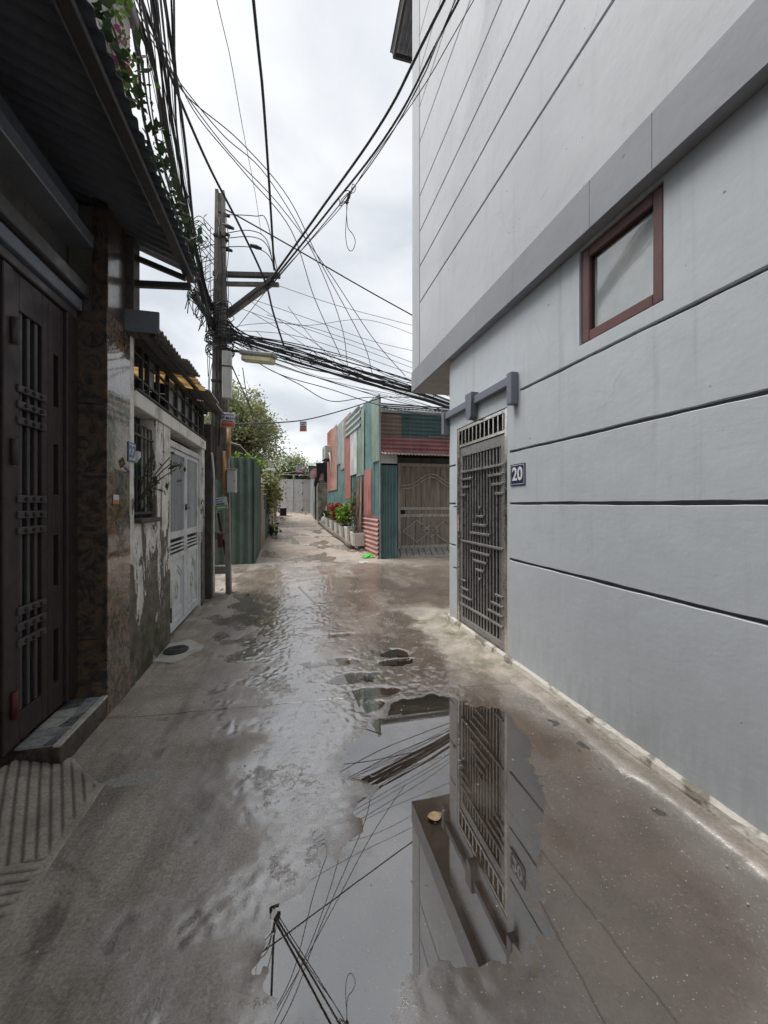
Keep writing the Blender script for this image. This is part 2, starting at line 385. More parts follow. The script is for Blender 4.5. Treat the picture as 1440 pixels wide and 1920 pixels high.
BLUE27 = M('old_plate_blue', (.12, .19, .30), .45, .3, 20); WHITE27 = M('old_plate_white', (.55, .60, .66), .45, .2, 20)
BOXW = M('meter_box_grey', (.46, .46, .44), .45, .15, 6, streak=.25, bump=.03)
PIPEO = M('yellowed_pipe', (.48, .28, .13), .5, .3, 8, streak=.3); PIPEW = M('white_pipe', (.6, .6, .58), .45, .2, 8, streak=.2)
REDP = M('red_oxide', (.10, .016, .014), .6, .3, 12)
def sheet(name, col, wear=.35):
    t = NT(name); c = t.mix(t.ramp(t.noise(2.2, 5), .38, .68), col, tuple(x * .7 for x in col))
    c = t.mix(t.ramp(t.noise(1, 6, .65, t.scaled(11, 11, .8)), .5, .78, 0, wear), c, tuple(min(.6, x * 1.3 + .06) for x in col))
    c = t.mix(t.ramp(t.noise(5, 6, .7, None, 1.2), .60, .70, 0, wear * 1.3), c, (.17, .10, .065)); c = t.mix(t.ramp(t.noise(1, 5, .7, t.scaled(26, 26, 1.3)), .56, .72, 0, wear), c, tuple(x * .45 for x in col))
    c = t.mix(t.ramp(t.noise(3, 6, .7, t.scaled(1.6, 1.6, .7), .8), .69, .72, 0, wear), c, (.45, .46, .45))
    return t.done(t.bsdf(col=c, rough=.52, nrm=t.bump(t.noise(60), .06, .003)))
GREEN_F = sheet('green_fence_sheet', (.095, .14, .115), .35)
TEAL = sheet('teal_sheet', (.15, .27, .265), .65); TEAL_D = sheet('dark_teal_sheet', (.095, .175, .18), .5); SAGE = sheet('sage_sheet', (.28, .36, .30), .5)
REDS = sheet('faded_red_sheet', (.47, .20, .18), .65); SALM = sheet('salmon_sheet', (.52, .31, .25), .65); WHITES = sheet('white_board', (.62, .63, .62), .2)
PALE = sheet('pale_blue_sheet', (.38, .45, .45), .4); PINKS = sheet('pink_white_sheet', (.50, .28, .25), .5); CRIM = sheet('crimson_sheet', (.42, .19, .20), .65)
BROWNS = sheet('rust_brown_sheet', (.32, .24, .20), .6); GREY_S = sheet('galvanised_grey', (.34, .36, .38), .3)
def wood(name, col, sx=30, sy=30, sz=1.5):
    t = NT(name); c = t.mix(t.ramp(t.noise(1, 6, .65, t.scaled(sx, sy, sz)), .32, .7), col, tuple(x * .42 for x in col))
    c = t.mix(t.ramp(t.noise(2.5, 5), .5, .75, 0, .5), c, (.30, .27, .24))
    return t.done(t.bsdf(col=c, rough=.75, nrm=t.bump(t.noise(1, 4, .6, t.scaled(sx * 2, sy * 2, sz * 2)), .3, .004)))
WOODG = wood('weathered_wood', (.46, .385, .33)); WOODM = wood('pale_moulding', (.72, .67, .62)); WOODB = wood('brown_plank', (.17, .11, .075)); LOG = wood('grey_log', (.22, .18, .15), 8, 2, 8)
GMETAL = M('gate_silver_paint', (.55, .56, .56), .5, .3, 3, (.34, .31, .27), .52, .72, streak=.35, speck=.6)
FOAM = M('styrofoam', (.66, .65, .62), .8, .25, 8, (.42, .38, .32), .5, .72, bump=.3, streak=.35)
SOIL = M('soil', (.05, .038, .028), .95, .4, 20, bump=.8, bscale=40, bdist=.01)
STONE_A = M('slate_tile', (.16, .168, .175), .3, .3, 12, bump=.1); STONE_B = M('pale_stone_tile', (.50, .49, .455), .35, .3, 30, bump=.2, speck=.3)
STONE_C = M('grey_stone_tile', (.32, .325, .325), .3, .25, 14, bump=.1); GROUT = M('grout', (.34, .33, .31), .8)
BRICKM = M('pink_brick', (.40, .20, .17), .85, .35, 9, bump=.5)
FABK = M('black_cloth', (.010, .010, .012), .9, .3, 10); FPINK = M('pink_cloth', (.55, .32, .33), .9, .2, 10)
TARP = M('grey_green_tarp', (.15, .19, .165), .6, .35, 3); BAGG = M('green_plastic', (.10, .55, .08), .35, .3, 14, bump=.3, bscale=25, bdist=.01)
LITTER = M('pale_litter', (.5, .48, .45), .6, .3, 10); LEAFD = M('dry_leaf', (.52, .36, .20), .7, .4, 40)
LAMPH = M('lamp_housing', (.25, .26, .25), .5, .3, 6, streak=.3)
LAMPD = M('yellowed_diffuser', (.60, .57, .36), .35, .2, 5, bump=.05)
MANH = M('cast_iron', (.038, .04, .043), .5, .3, 14, bump=.2); CEM = M('fresh_cement', (.50, .49, .46), .8, .3, 7, (.34, .32, .28), bump=.4)
INK_B = MP('print_blue', (.03, .03, .12), .6); INK_O = M('print_orange', (.55, .20, .05), .6, .2, 30); INK_G = M('print_green', (.14, .42, .06), .6, .2, 30); INK_R = MP('print_red', (.5, .05, .08), .6)
PAPER = M('ad_paper', (.60, .60, .66), .6, .15, 20)
def leafmat(name, a, b, c):
    t = NT(name); rnd = t.noise(5, 2); f = t.noise(1.1, 3)
    cc = t.mix(t.ramp(rnd, .35, .65), a, b); cc = t.mix(t.ramp(f, .45, .7, 0, .7), cc, c)
    d = t.bsdf(col=cc, rough=.5, spec=.4); tr = t.n('ShaderNodeBsdfTranslucent', {'Color': cc}).outputs[0]
    return t.done(t.n('ShaderNodeMixShader', {0: .25, 1: d, 2: tr}).outputs[0])
LEAF1 = leafmat('tree_leaf', (.19, .235, .10), (.31, .34, .17), (.44, .42, .24)); LEAF2 = leafmat('bright_leaf', (.14, .26, .03), (.20, .32, .05), (.10, .18, .03))
LEAF3 = leafmat('dark_leaf', (.03, .06, .02), (.05, .08, .03), (.06, .09, .03)); LEAFR = leafmat('red_leaf', (.42, .03, .04), (.30, .02, .03), (.5, .10, .06)); LEAFP = leafmat('magenta_bract', (.42, .05, .20), (.5, .1, .28), (.3, .03, .12))
LEAF4 = leafmat('yellow_green_leaf', (.17, .20, .05), (.22, .22, .07), (.10, .14, .04))
BARK = M('bark', (.10, .08, .06), .9, .4, 10, bump=.8, bscale=25, bdist=.01)

# ================================================================== GROUND
DAMP = [(735, 1312), (800, 1296), (850, 1302), (985, 1330), (1090, 1400), (1190, 1500), (1300, 1620), (1400, 1740), (1480, 1850), (1500, 2000), (1300, 2100), (1000, 2120), (480, 2100), (490, 1800), (480, 1720), (520, 1670), (580, 1625), (600, 1560), (660, 1480), (640, 1420), (690, 1370)]
PUD = [(735, 1312), (800, 1296), (850, 1302), (975, 1332), (1010, 1400), (1020, 1500), (1015, 1620), (1000, 1730), (960, 1800), (880, 1815), (800, 1840), (785, 1920), (740, 2060), (520, 2060), (490, 1900), (490, 1800), (480, 1720), (520, 1670), (580, 1625), (600, 1560), (660, 1480), (640, 1420), (690, 1370)]
DAMPW = [tuple(on_g(*p)[:2]) for p in DAMP]
PUDW = [tuple(on_g(*p)[:2]) for p in PUD]
BLOBS = [(665, 1268, .16, .05), (690, 1320, .12, .05), (590, 1245, .1, .04), (740, 1225, .12, .06), (745, 1240, .15, .04), (640, 1190, .12, .03), (640, 1240, .12, .04), (700, 1298, .16, .05)]
BLOBW = [(*on_g(b[0], b[1])[:2], b[2], b[3]) for b in BLOBS]
WATER_Z = -.0065
def axis(lo, f0, f1, hi, step, grow):
    a = list(np.arange(f0, f1, step)); s = step
    while a[-1] < hi: s *= grow; a.append(a[-1] + s)
    s = step
    while a[0] > lo: s *= grow; a.insert(0, a[0] - s)
    return np.array(a)
gx = axis(-300, -1.3, 1.95, 300, .0135, 1.12); gy = axis(-300, .7, 4.4, 400, .0135, 1.016)
GX, GY = np.meshgrid(gx, gy)
def ground_fields(X, Y):
    near = sstep(-8, -1, Y) * (1 - sstep(24, 40, Y))
    n1 = fbm(X * 1.1, Y * 1.1, 3, 1); n2 = fbm(X * 5, Y * 4, 4, 5); n3 = fbm(X * 17, Y * 13, 3, 9); n4 = (vnoise(X * 38, Y * 30, 14) - .5) * sstep(.35, .6, vnoise(X * 3, Y * 3, 15) + .2)
    s = poly_sd(X, Y, PUDW) + .22 * fbm(X * 4.5, Y * 4.5, 5, 21)
    dep = sstep(-.12, .30, s)
    for (bx, by, rx, ry) in BLOBW:
        q = np.hypot((X - bx) / (rx * 1.3), (Y - by) / (ry * 2.2)) + .9 * fbm(X * 8, Y * 8, 3, 33)
        dep = np.maximum(dep, .62 * (1 - sstep(.55, 1.15, q)))
    isl = sstep(.10, .22, fbm(X * 3.2 + 3, Y * 2.6, 3, 44))                # gravelly islands in the water
    dep = dep * (1 - .62 * isl * (s < .22))
    rgt = sstep(.05, .5, X)
    shore = np.maximum(sstep(-.12, .12, poly_sd(X, Y, DAMPW) + .25 * fbm(X * 3.5, Y * 3.5, 5, 23)) * rgt, sstep(-.10, .12, s))
    z = gz(Y) - .019 * dep + near * (.010 * n1 + (.0035 * n2 + .003 * n3 + .005 * n4) * (1 - .35 * shore * rgt))
    # raised cement strip against the right house, gutter beside it
    strip = sstep(1.80, 1.90, X + .08 * fbm(Y * 2.2, X * 0 + 4, 3, 3)) * (1 - sstep(1.99, 2.1, X)) * (Y < 4.9)
    z = z + .02 * strip - .003 * sstep(1.62, 1.74, X) * (1 - sstep(1.78, 1.86, X)) * (Y < 3.0)
    wet = sstep(-.75, -.15, X + 1.0 * n1 + .9 * n2 + .12 * (Y - 2.8) + .06) * (1 - sstep(7.5, 10.5, Y + 2.5 * n1 + n2)) * (1 - .35 * sstep(.04, .14, fbm(X * 2.6 + 5, Y * 1.3, 4, 88)))
    wet = np.maximum(wet, .95 * dep)
    sand = sstep(1.40, 1.75, X + .5 * n1 + .6 * n2) * sstep(2.5, 3.3, Y + n1) * (1 - sstep(4.7, 5.8, Y + n1))
    wet = wet * (1 - .85 * sand)
    far = sstep(7, 9.5, Y)
    spots = sstep(.06, .12, fbm(X * 2.2 + 9, Y * 1.5, 4, 61)) * far * (1 - sstep(26, 30, Y)) * sstep(-.9, -.6, X) * (1 - sstep(1.7, 2.3, X))
    mid = sstep(.04, .16, fbm(X * 1.8 + 2, Y * 1.3 + 7, 4, 71)) * sstep(3.6, 5, Y) * (1 - far)
    pass
    silt_lift = sstep(.25, .75, dep) * rgt * .6  # paler silt tone under water, offsetting the light the water sheet takes away
    wet = wet * (1 - .8 * strip)
    return z, np.clip(wet, 0, 1), np.clip(sand, 0, 1), spots, mid, np.clip(shore, 0, 1), silt_lift
gzv, wet, sand, spots, mid, shore, silt_lift = ground_fields(GX, GY)
ny, nx = GX.shape
me = bpy.data.meshes.new('ground')
verts = np.stack([GX, GY, gzv], -1).reshape(-1, 3)
idx = np.arange(ny * nx).reshape(ny, nx); q = np.stack([idx[:-1, :-1], idx[:-1, 1:], idx[1:, 1:], idx[1:, :-1]], -1).reshape(-1, 4)
me.vertices.add(len(verts)); me.vertices.foreach_set('co', verts.astype(np.float32).ravel())
me.loops.add(q.size); me.loops.foreach_set('vertex_index', q.astype(np.int32).ravel())
me.polygons.add(len(q)); me.polygons.foreach_set('loop_start', np.arange(0, q.size, 4, dtype=np.int32)); me.polygons.foreach_set('use_smooth', np.ones(len(q), bool))
me.update(calc_edges=True); me.validate()
for nm, arr in (('wet', wet), ('sand', sand), ('spots', spots), ('mid', mid), ('shore', shore), ('silt_lift', silt_lift)):
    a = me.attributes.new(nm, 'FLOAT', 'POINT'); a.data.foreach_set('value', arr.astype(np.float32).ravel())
t = NT('wet_concrete')
aw, asd, asp, amid = (t.attr(k) for k in ('wet', 'sand', 'spots', 'mid'))
sx = t.n('ShaderNodeSeparateXYZ', {0: t.pos}); px_, py_ = sx.outputs[0], sx.outputs[1]
def line_mask(p, q_, wd):
    p = on_g(*p); q_ = on_g(*q_); d = (q_ - p); l = math.hypot(d.x, d.y); nx_, ny_ = -d.y / l, d.x / l
    wob = t.math('MULTIPLY', t.math('SUBTRACT', t.noise(3, 4), .5), .07)
    dist = t.math('ABSOLUTE', t.math('ADD', t.math('ADD', t.math('MULTIPLY', t.math('SUBTRACT', px_, p.x), nx_), t.math('MULTIPLY', t.math('SUBTRACT', py_, p.y), ny_)), wob))
    al = t.math('ADD', t.math('MULTIPLY', t.math('SUBTRACT', px_, p.x), d.x / l), t.math('MULTIPLY', t.math('SUBTRACT', py_, p.y), d.y / l))
    ends = t.math('MULTIPLY', t.ramp(al, -.02, .02), t.ramp(al, l - .02, l + .02, 1, 0))
    return t.math('MULTIPLY', t.ramp(dist, wd * .4, wd, 1, 0), ends)
joints = None
for (p, q_, wd) in (((250, 1345), (960, 1280), .009), ((870, 1405), (1330, 1990), .006), ((960, 1600), (1140, 1930), .004),
                    ((500, 1096), (730, 1068), .03), ((425, 1075), (600, 1060), .035), ((560, 1100), (590, 1130), .02)):
    lm = line_mask(p, q_, wd); joints = lm if joints is None else t.math('MAXIMUM', joints, lm)
dry = t.mix(t.ramp(t.noise(2.6, 6, .6), .32, .7), (.46, .40, .345), (.32, .27, .225))
dry = t.mix(t.ramp(t.noise(11, 5, .65), .45, .72, 0, .6), dry, (.40, .36, .32))
dry = t.mix(t.ramp(t.noise(1.1, 5), .48, .72, 0, .65), dry, (.15, .123, .102))
wetc = t.mix(t.ramp(t.noise(3.5, 6), .35, .7), (.150, .118, .094), (.215, .178, .148))
wetc = t.mix(t.ramp(t.noise(55, 3, .6), .56, .70, 0, .7), wetc, (.30, .275, .255))
ash = t.attr('shore'); 
dry = t.mix(t.ramp(t.noise(1, 6, .62, t.scaled(5.5, .75, 1)), .46, .68, 0, .6), dry, (.14, .117, .098))
dry = t.mix(t.ramp(t.noise(2.0, 6, .7, None, .8), .56, .66, 0, .55), dry, (.105, .088, .072)); dry = t.mix(t.ramp(t.noise(3.1, 6, .7, None, .5), .62, .70, 0, .45), dry, (.42, .385, .345))
c = t.mix(aw, dry, wetc)
mud = t.mix(t.ramp(t.noise(4.5, 6, .65), .35, .68), (.118, .086, .063), (.084, .062, .046)); mud = t.mix(t.ramp(t.noise(26, 4, .6), .60, .74, 0, .5), mud, (.20, .17, .14))
mud = t.mix(t.math('MULTIPLY', t.attr('silt_lift'), .85), mud, t.mix(t.ramp(t.noise(3, 6, .6), .35, .7), (.23, .172, .128), (.165, .122, .092)))  # submerged mud coloured lighter to make up for dimming through the water
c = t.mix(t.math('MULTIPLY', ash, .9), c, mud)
sandc = t.mix(t.ramp(t.noise(6, 5, .6), .35, .7), (.47, .42, .345), (.30, .265, .21)); sandc = t.mix(t.ramp(t.noise(2.3, 5), .5, .66, 0, .9), sandc, (.11, .115, .045))
c = t.mix(t.math('MULTIPLY', asd, t.ramp(t.noise(4, 5, .6), .3, .55)), c, sandc)
farc = t.mix(t.ramp(t.noise(1.7, 6, .65), .35, .68), (.40, .34, .29), (.27, .22, .185)); farc = t.mix(t.ramp(t.noise(6, 5), .52, .7, 0, .6), farc, (.46, .41, .36))
c = t.mix(t.math('MULTIPLY', t.ramp(py_, 6.2, 9.5), t.math('SUBTRACT', 1.0, t.math('MULTIPLY', aw, .7))), c, farc)
c = t.mix(t.math('MULTIPLY', asp, .45), c, (.20, .175, .15))
c = t.mix(t.math('MULTIPLY', amid, .45), c, (.10, .085, .07))
def patch(u, v, rx, ry, seed):                      # pale cement repair with a ragged outline
    p = on_g(u, v); a = t.math('DIVIDE', t.math('SUBTRACT', px_, p.x), rx); b = t.math('DIVIDE', t.math('SUBTRACT', py_, p.y), ry)
    d = t.math('SQRT', t.math('ADD', t.math('MULTIPLY', a, a), t.math('MULTIPLY', b, b)))
    return t.ramp(t.math('ADD', d, t.math('MULTIPLY', t.math('SUBTRACT', t.noise(6 + seed, 5, .65), .5), 2.4)), .8, .92, 1, 0)
for (u, v, rx, ry, sdn) in ((250, 1460, .15, .06, 0), (243, 1405, .04, .05, 3)):
    c = t.mix(t.math('MULTIPLY', patch(u, v, rx, ry, sdn), .75), c, (.36, .37, .34))
moss = t.math('MULTIPLY', t.ramp(px_, 1.66, 1.9), t.math('MULTIPLY', t.ramp(t.noise(3, 5, .6), .42, .6), t.ramp(py_, 4.6, 5.0, 1, 0)))
c = t.mix(t.math('MULTIPLY', moss, .3), c, (.075, .075, .035))
c = t.mix(t.math('MULTIPLY', joints, .6), c, (.05, .042, .036))
grain = t.ramp(t.noise(75, 5, .75), .3, .72, .68, 1.25); gq = t.math('SUBTRACT', 1.0, t.math('MULTIPLY', ash, .6)); gm = t.math('ADD', t.math('MULTIPLY', t.math('SUBTRACT', grain, 1.0), gq), 1.0)
c = t.n('ShaderNodeVectorMath', {0: c, 'Scale': gm}, operation='SCALE').outputs[0]
grit = t.ramp(t.noise(95, 2), .69, .73); c = t.mix(t.math('MULTIPLY', grit, .7), c, (.50, .475, .44))
pit = t.ramp(t.noise(60, 3), .30, .26); c = t.mix(t.math('MULTIPLY', pit, .6), c, (.05, .042, .036))
rg = t.math('ADD', t.ramp(t.noise(5, 5), .3, .7, -.06, .08), t.math('SUBTRACT', .66, t.math('MULTIPLY', aw, .56)))
film = t.math('MULTIPLY', t.ramp(aw, .25, .75), t.ramp(t.math('ADD', t.noise(2.6, 8, .74), t.math('MULTIPLY', t.noise(40, 3, .7), .16)), .41, .53))
film = t.math('MULTIPLY', film, t.math('SUBTRACT', 1.0, asd))
rg = t.math('ADD', t.math('MULTIPLY', rg, t.math('SUBTRACT', 1.0, t.math('MULTIPLY', film, .50))), .02)
rg = t.math('MULTIPLY', rg, t.math('SUBTRACT', 1.0, t.math('MULTIPLY', asp, .85)))
rg = t.math('MAXIMUM', t.math('SUBTRACT', t.math('SUBTRACT', rg, t.math('MULTIPLY', amid, .12)), t.math('MULTIPLY', ash, .5)), t.math('ADD', .045, t.math('MULTIPLY', ash, .115)))
flat = t.math('SUBTRACT', 1.0, t.math('MULTIPLY', t.math('MAXIMUM', t.math('MAXIMUM', asp, ash), t.math('MULTIPLY', film, .93)), .90))
b1 = t.bump(t.math('MULTIPLY', t.noise(16, 7, .78), flat), .20, .007); b2 = t.bump(t.math('MULTIPLY', t.noise(85, 4, .75), flat), .85, .0045, b1)
b3 = t.bump(t.math('MULTIPLY', t.noise(240, 2, .6), flat), .5, .0016, b2); b4 = t.bump(joints, .6, -.006, b3)
GROUND = t.done(t.bsdf(col=c, rough=rg, ior=t.math('ADD', 1.45, t.math('ADD', t.math('MULTIPLY', t.math('MAXIMUM', aw, asp), 2.6), t.math('MULTIPLY', ash, -1.7))), spec=.5, nrm=b4))
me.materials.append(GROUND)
ground = bpy.data.objects.new('ground', me); COL.objects.link(ground); tag(ground, kind='structure')
# rain water standing in the hollows: a level sheet, the uneven concrete rises through it
t = NT('puddle_water')
fr_ = t.n('ShaderNodeFresnel', {'IOR': 3.0}).outputs[0]
gl = t.n('ShaderNodeBsdfGlossy', {'Color': (1, 1, 1), 'Roughness': .012, 'Normal': t.bump(t.noise(2.0, 2), .02, .01)}).outputs[0]
trn = t.n('ShaderNodeBsdfTransparent', {'Color': (.93, .89, .84)}).outputs[0]
wat = t.n('ShaderNodeMixShader', {0: fr_, 1: trn, 2: gl}).outputs[0]
scum = t.math('MAXIMUM', t.ramp(t.noise(1.7, 7, .68), .47, .72, 0, .42), t.ramp(t.noise(120, 2), .72, .75, 0, .75))     # silt and dust floating on the water
dif = t.n('ShaderNodeBsdfDiffuse', {'Color': t.mix(t.ramp(t.noise(60, 3), .4, .7), (.17, .14, .115), (.27, .24, .21))}).outputs[0]
WATER = t.done(t.n('ShaderNodeMixShader', {0: scum, 1: wat, 2: dif}).outputs[0])
mb = MB(); mb.add([(-1.2, .3, WATER_Z), (1.84, .3, WATER_Z), (1.84, 4.6, WATER_Z), (-1.2, 4.6, WATER_Z)], [(0, 1, 2, 3)])
tag(mb.build('puddle_water', WATER, fix=False), kind='structure')

# ribbed concrete ramp up to the dark gate
def ramp():
    xs = np.linspace(-1.47, -.93, 110); ys = np.concatenate([np.linspace(-2.0, .98, 60), np.linspace(1.0, 2.62, 330)]); X, Y = np.meshgrid(xs, ys)
    edge = np.where(Y > 2.34, -.985 - (Y - 2.34) * .9, -.965) + .03 * fbm(Y * 3, Y * 0, 3, 8)
    z = np.clip((edge - X) / .5, -1, 1) * .135 + .012
    zig = np.abs(((Y - 1.55) / 1.3 + 20) % 1.0 - .5) * 2        # herringbone
    dirn = np.where(Y > 1.86 + .5 * (X + 1.1), Y * .45 + X * .89, Y * .94 - X * .22)
    ph = (dirn / .043) % 1.0
    grv = np.exp(-((ph - .5) / .13) ** 2) * sstep(.02, .05, edge - X)
    z = z - .009 * grv + .006 * fbm(X * 14, Y * 14, 3, 2)
    z = np.where(X > edge, -.06, z)
    v = np.stack([X, Y, z], -1).reshape(-1, 3); n0, n1 = X.shape; ii = np.arange(n0 * n1).reshape(n0, n1)
    f = np.stack([ii[:-1, :-1], ii[:-1, 1:], ii[1:, 1:], ii[1:, :-1]], -1).reshape(-1, 4)
    m = MB(); m.v = [tuple(p) for p in v]; m.f = [tuple(int(a) for a in k) for k in f]
    t = NT('ramp_concrete'); c = t.mix(t.ramp(t.noise(6, 5), .38, .68), (.38, .335, .285), (.26, .225, .19)); c = t.mix(t.ramp(t.noise(70, 3), .4, .75, 0, .5), c, (.12, .10, .085))
    c = t.mix(t.math('MULTIPLY', t.attr('dirt'), .75), c, (.05, .042, .034))
    o = m.build('ramp', t.done(t.bsdf(col=c, rough=.72, nrm=t.bump(t.noise(60, 4), .5, .006))), smooth=True, fix=False)
    a = o.data.attributes.new('dirt', 'FLOAT', 'POINT'); a.data.foreach_set('value', grv.astype(np.float32).ravel())
    tag(o, kind='structure')
ramp()

# ================================================================== HOUSE 20 (blue-grey, on the right)
XL, XU, YE, YU = 1.99, 1.93, 4.79, 5.96
h20 = thing('rendered_house', 'tall blue-grey rendered house with grooved wall, number 20 beside its steel door', 'house', (2.6, 3, 0))
def pathL(y0, y1, arc=False):
    ye_ = y1 if not arc else YE - .22; p = [(XL, y, -1, 0) for y in np.linspace(y0, ye_, max(2, int((ye_ - max(y0, -6)) / .07)))]
    if arc:
        for k in range(1, 9):
            a = math.pi / 2 * k / 8; p.append((XL + .22 - .22 * math.cos(a), YE - .22 + .22 * math.sin(a), -math.cos(a), math.sin(a)))
        p.append((8, YE, 0, 1))
    return p
def prof(z0, z1, o=0, d=-.16, c=.003): return [(o - c, z0), (o, z0 + c), (o, z1 - c), (o - c, z1), (d, z1), (d, z0)]
GRV = [.0, .985, 1.505, 1.985, 2.515]; gw = .0115; DY0, DY1, DZ = 3.258, 4.385, 2.42
zb = [(-.05, GRV[1] - gw), (GRV[1] + gw, GRV[2] - gw), (GRV[2] + gw, GRV[3] - gw)]
for (a, b) in zb:
    MB().sweep(prof(a, b), pathL(-6, DY0 - .04), .0016).build('wall_course', WALL_LO, h20)
    MB().sweep(prof(a, b), pathL(DY1 + .04, YE, True), .0016).build('wall_course', WALL_LO, h20)
MB().sweep(prof(GRV[3] + gw, GRV[4] - gw), pathL(-6, DY0 - .04), .0016).build('wall_course', WALL_LO, h20)
MB().sweep(prof(GRV[3] + gw, 3.31), pathL(DY1 + .04, YE, True)).build('wall_course', WALL_LO, h20)
WY0, WY1, WZ0, WZ1 = 1.69, 2.325, 2.62, 3.287
m = MB()
m.sweep(prof(GRV[4] + gw, 3.31), pathL(-6, WY0)); m.sweep(prof(GRV[4] + gw, 3.31), pathL(WY1, 3.05)); m.sweep(prof(GRV[4] + gw, WZ0, c=.003), pathL(WY0, WY1)); m.sweep(prof(WZ1, 3.31, c=.001), pathL(WY0, WY1))
m.build('wall_course', WALL_LO, h20)
m = MB(); m.sweep(prof(GRV[4] - gw, 3.31, c=.0), pathL(3.05, DY1 + .04)); m.sweep(prof(DZ, GRV[4] - gw, c=0), pathL(DY0 - .04, DY1 + .04)); m.build('wall_course', WALL_LO, h20)
for (a, b) in ((DY0 - .04, DY0), (DY1, DY1 + .04)): MB().sweep(prof(-.05, DZ, c=.001), pathL(a, b)).build('door_jamb', WALL_LO, h20)
m = MB()                                          # recessed backing that shows in the grooves
for (a, b) in ((-6, DY0 - .002), (DY1 + .002, YE)):
    m.sweep([(-.028, .9), (-.028, 2.6), (-.12, 2.6), (-.12, .9)], pathL(a, b, b == YE))
m.build('groove_backing', GROOVE, h20)
m = MB(); m.box(2.15, 8, -6, WY0 - .05, -.05, 3.3).box(2.15, 8, WY1 + .05, 3.2, -.05, 3.3).box(2.25, 8, WY0 - .05, WY1 + .05, -.05, 3.3).box(2.5, 8, 3.2, 4.45, -.05, 3.3).box(2.15, 8, 4.45, YE - .16, -.05, 3.3)
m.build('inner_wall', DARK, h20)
# plinth lip: uneven lime line at the foot of the wall
m = MB(); pth = [(XL, y, -1, 0) for y in np.linspace(-3, DY0 - .02, 90)]
def wob(i): return random.uniform(-.005, .005)
for seg in (pth, [(XL, y, -1, 0) for y in np.linspace(DY1 + .02, YE - .22, 8)] + pathL(0, YE, True)[2:]):
    mm = len(seg); v = []; f = []
    for (x, y, nx_, ny_) in seg:
        for (o, z) in ((.0, .075 + wob(0)), (.024 + wob(0), .062 + wob(0)), (.034 + wob(0), .03 + wob(0)), (.036, -.08), (-.02, -.08), (-.02, .05)): v.append((x + nx_ * o, y + ny_ * o, z))
    for i in range(mm - 1):
        for k in range(6): f.append((i * 6 + k, i * 6 + (k + 1) % 6, (i + 1) * 6 + (k + 1) % 6, (i + 1) * 6 + k))
    m.add(v, f)
m.build('plinth', PLINTH, h20)
# upper storey
UG = [3.63, 4.60, 5.155, 5.69, 6.24, 7.07, 7.62, 8.17, 8.72, 9.3, 10.9]; gu = .011
UYT = 5.62
for i in range(len(UG) - 1):
    a, b = UG[i] + (gu if i else .0), UG[i + 1] - gu
    MB().box(XU, XU + .15, -6, UYT, a, b, .005).build('wall_course', WALL_HI, h20)
MB().box(XU + .03, XU + .14, -6, UYT, 3.64, 10.85).build('groove_backing', GROOVE, h20)
MB().box(XU - .012, XU + .2, UYT, YU, 3.63, 10.9, .006).build('corner_trim', TRIM2, h20)
yb_ = [-6, on_x(1222, 300, XU - .025).y, on_x(1105, 400, XU - .025).y, YU + .002]
for a, b in zip(yb_[:-1], yb_[1:]): MB().box(XU - .025, XU + .2, a + .0004, b - .0004, 3.31, 3.63, .003).build('wall_band', BAND, h20)
MB().box(XU + .2, 8, -6, YU, 3.315, 10.9).build('upper_wall', WALL_HI, h20)
MB().box(XU - .01, 8, YE - .3, YU - .01, 3.302, 3.315).build('soffit', SOFFIT, h20)
# roof eave seen against the sky at the top
e = MB(); e.bar((1.93, 6.0, 10.35), (1.93, 7.15, 10.1), .05, .10, b=.005).bar((1.93, 7.12, 10.1), (3.4, 7.12, 10.1), .05, .09, b=.005).bar((2.6, 6.0, 10.35), (2.6, 7.15, 10.1), .05, .08)
e.build('eave_frame', IRON, h20)
MB().corr((1.86, 5.98, 10.46), (1, 0, 0), (0, 1.2, -.24), (0, 0, 1), 2.0, 1.24, .09, .014).build('eave_sheet', AWN_S, h20)
# window
MB().box(XL + .02, XL + .12, WY0 + .002, WY1 - .002, WZ0 + .002, WZ1 - .002).box(XL + .02, XL + .1, WY0 + .02, WY1 - .02, WZ0, WZ1)  # (measured opening)
wnd = MB(); fw = .066; fx0, fx1 = XL + .012, XL + .075
for a in ((WY0 + .012, WY0 + .012 + fw, WZ0 + .012, WZ1 - .012), (WY1 - .012 - fw, WY1 - .012, WZ0 + .012, WZ1 - .012)): wnd.box(fx0, fx1, *a, .006)
for a in ((WZ0 + .012, WZ0 + .012 + fw), (WZ1 - .012 - fw, WZ1 - .012)): wnd.box(fx0 + .0015, fx1, WY0 + .012 + fw, WY1 - .012 - fw, *a, .005)
wo = wnd.build('window', MAROON, h20)
MB().box(XL + .05, XL + .055, WY0 + .07, WY1 - .07, WZ0 + .07, WZ1 - .07).build('pane', PANE, wo)
m = MB()
for (a, b, c_, d) in ((WY0 + .077, WY0 + .089, WZ0 + .079, WZ1 - .079), (WY1 - .089, WY1 - .077, WZ0 + .079, WZ1 - .079)): m.box(XL + .04, XL + .052, a, b, c_, d)
for (a, b) in ((WZ0 + .077, WZ0 + .089), (WZ1 - .089, WZ1 - .077)): m.box(XL + .041, XL + .052, WY0 + .09, WY1 - .09, a, b)
m.build('gasket', BLACK, wo)
MB().box(XL + .0, XL + .15, WY0 - .03, WY1 + .03, WZ0 - .03, WZ1 + .025).v  # reveal depth is cut by the courses
MB().box(XL + .08, XL + .2, WY0, WY1, WZ0, WZ1).build('window_backing', DARK, wo)
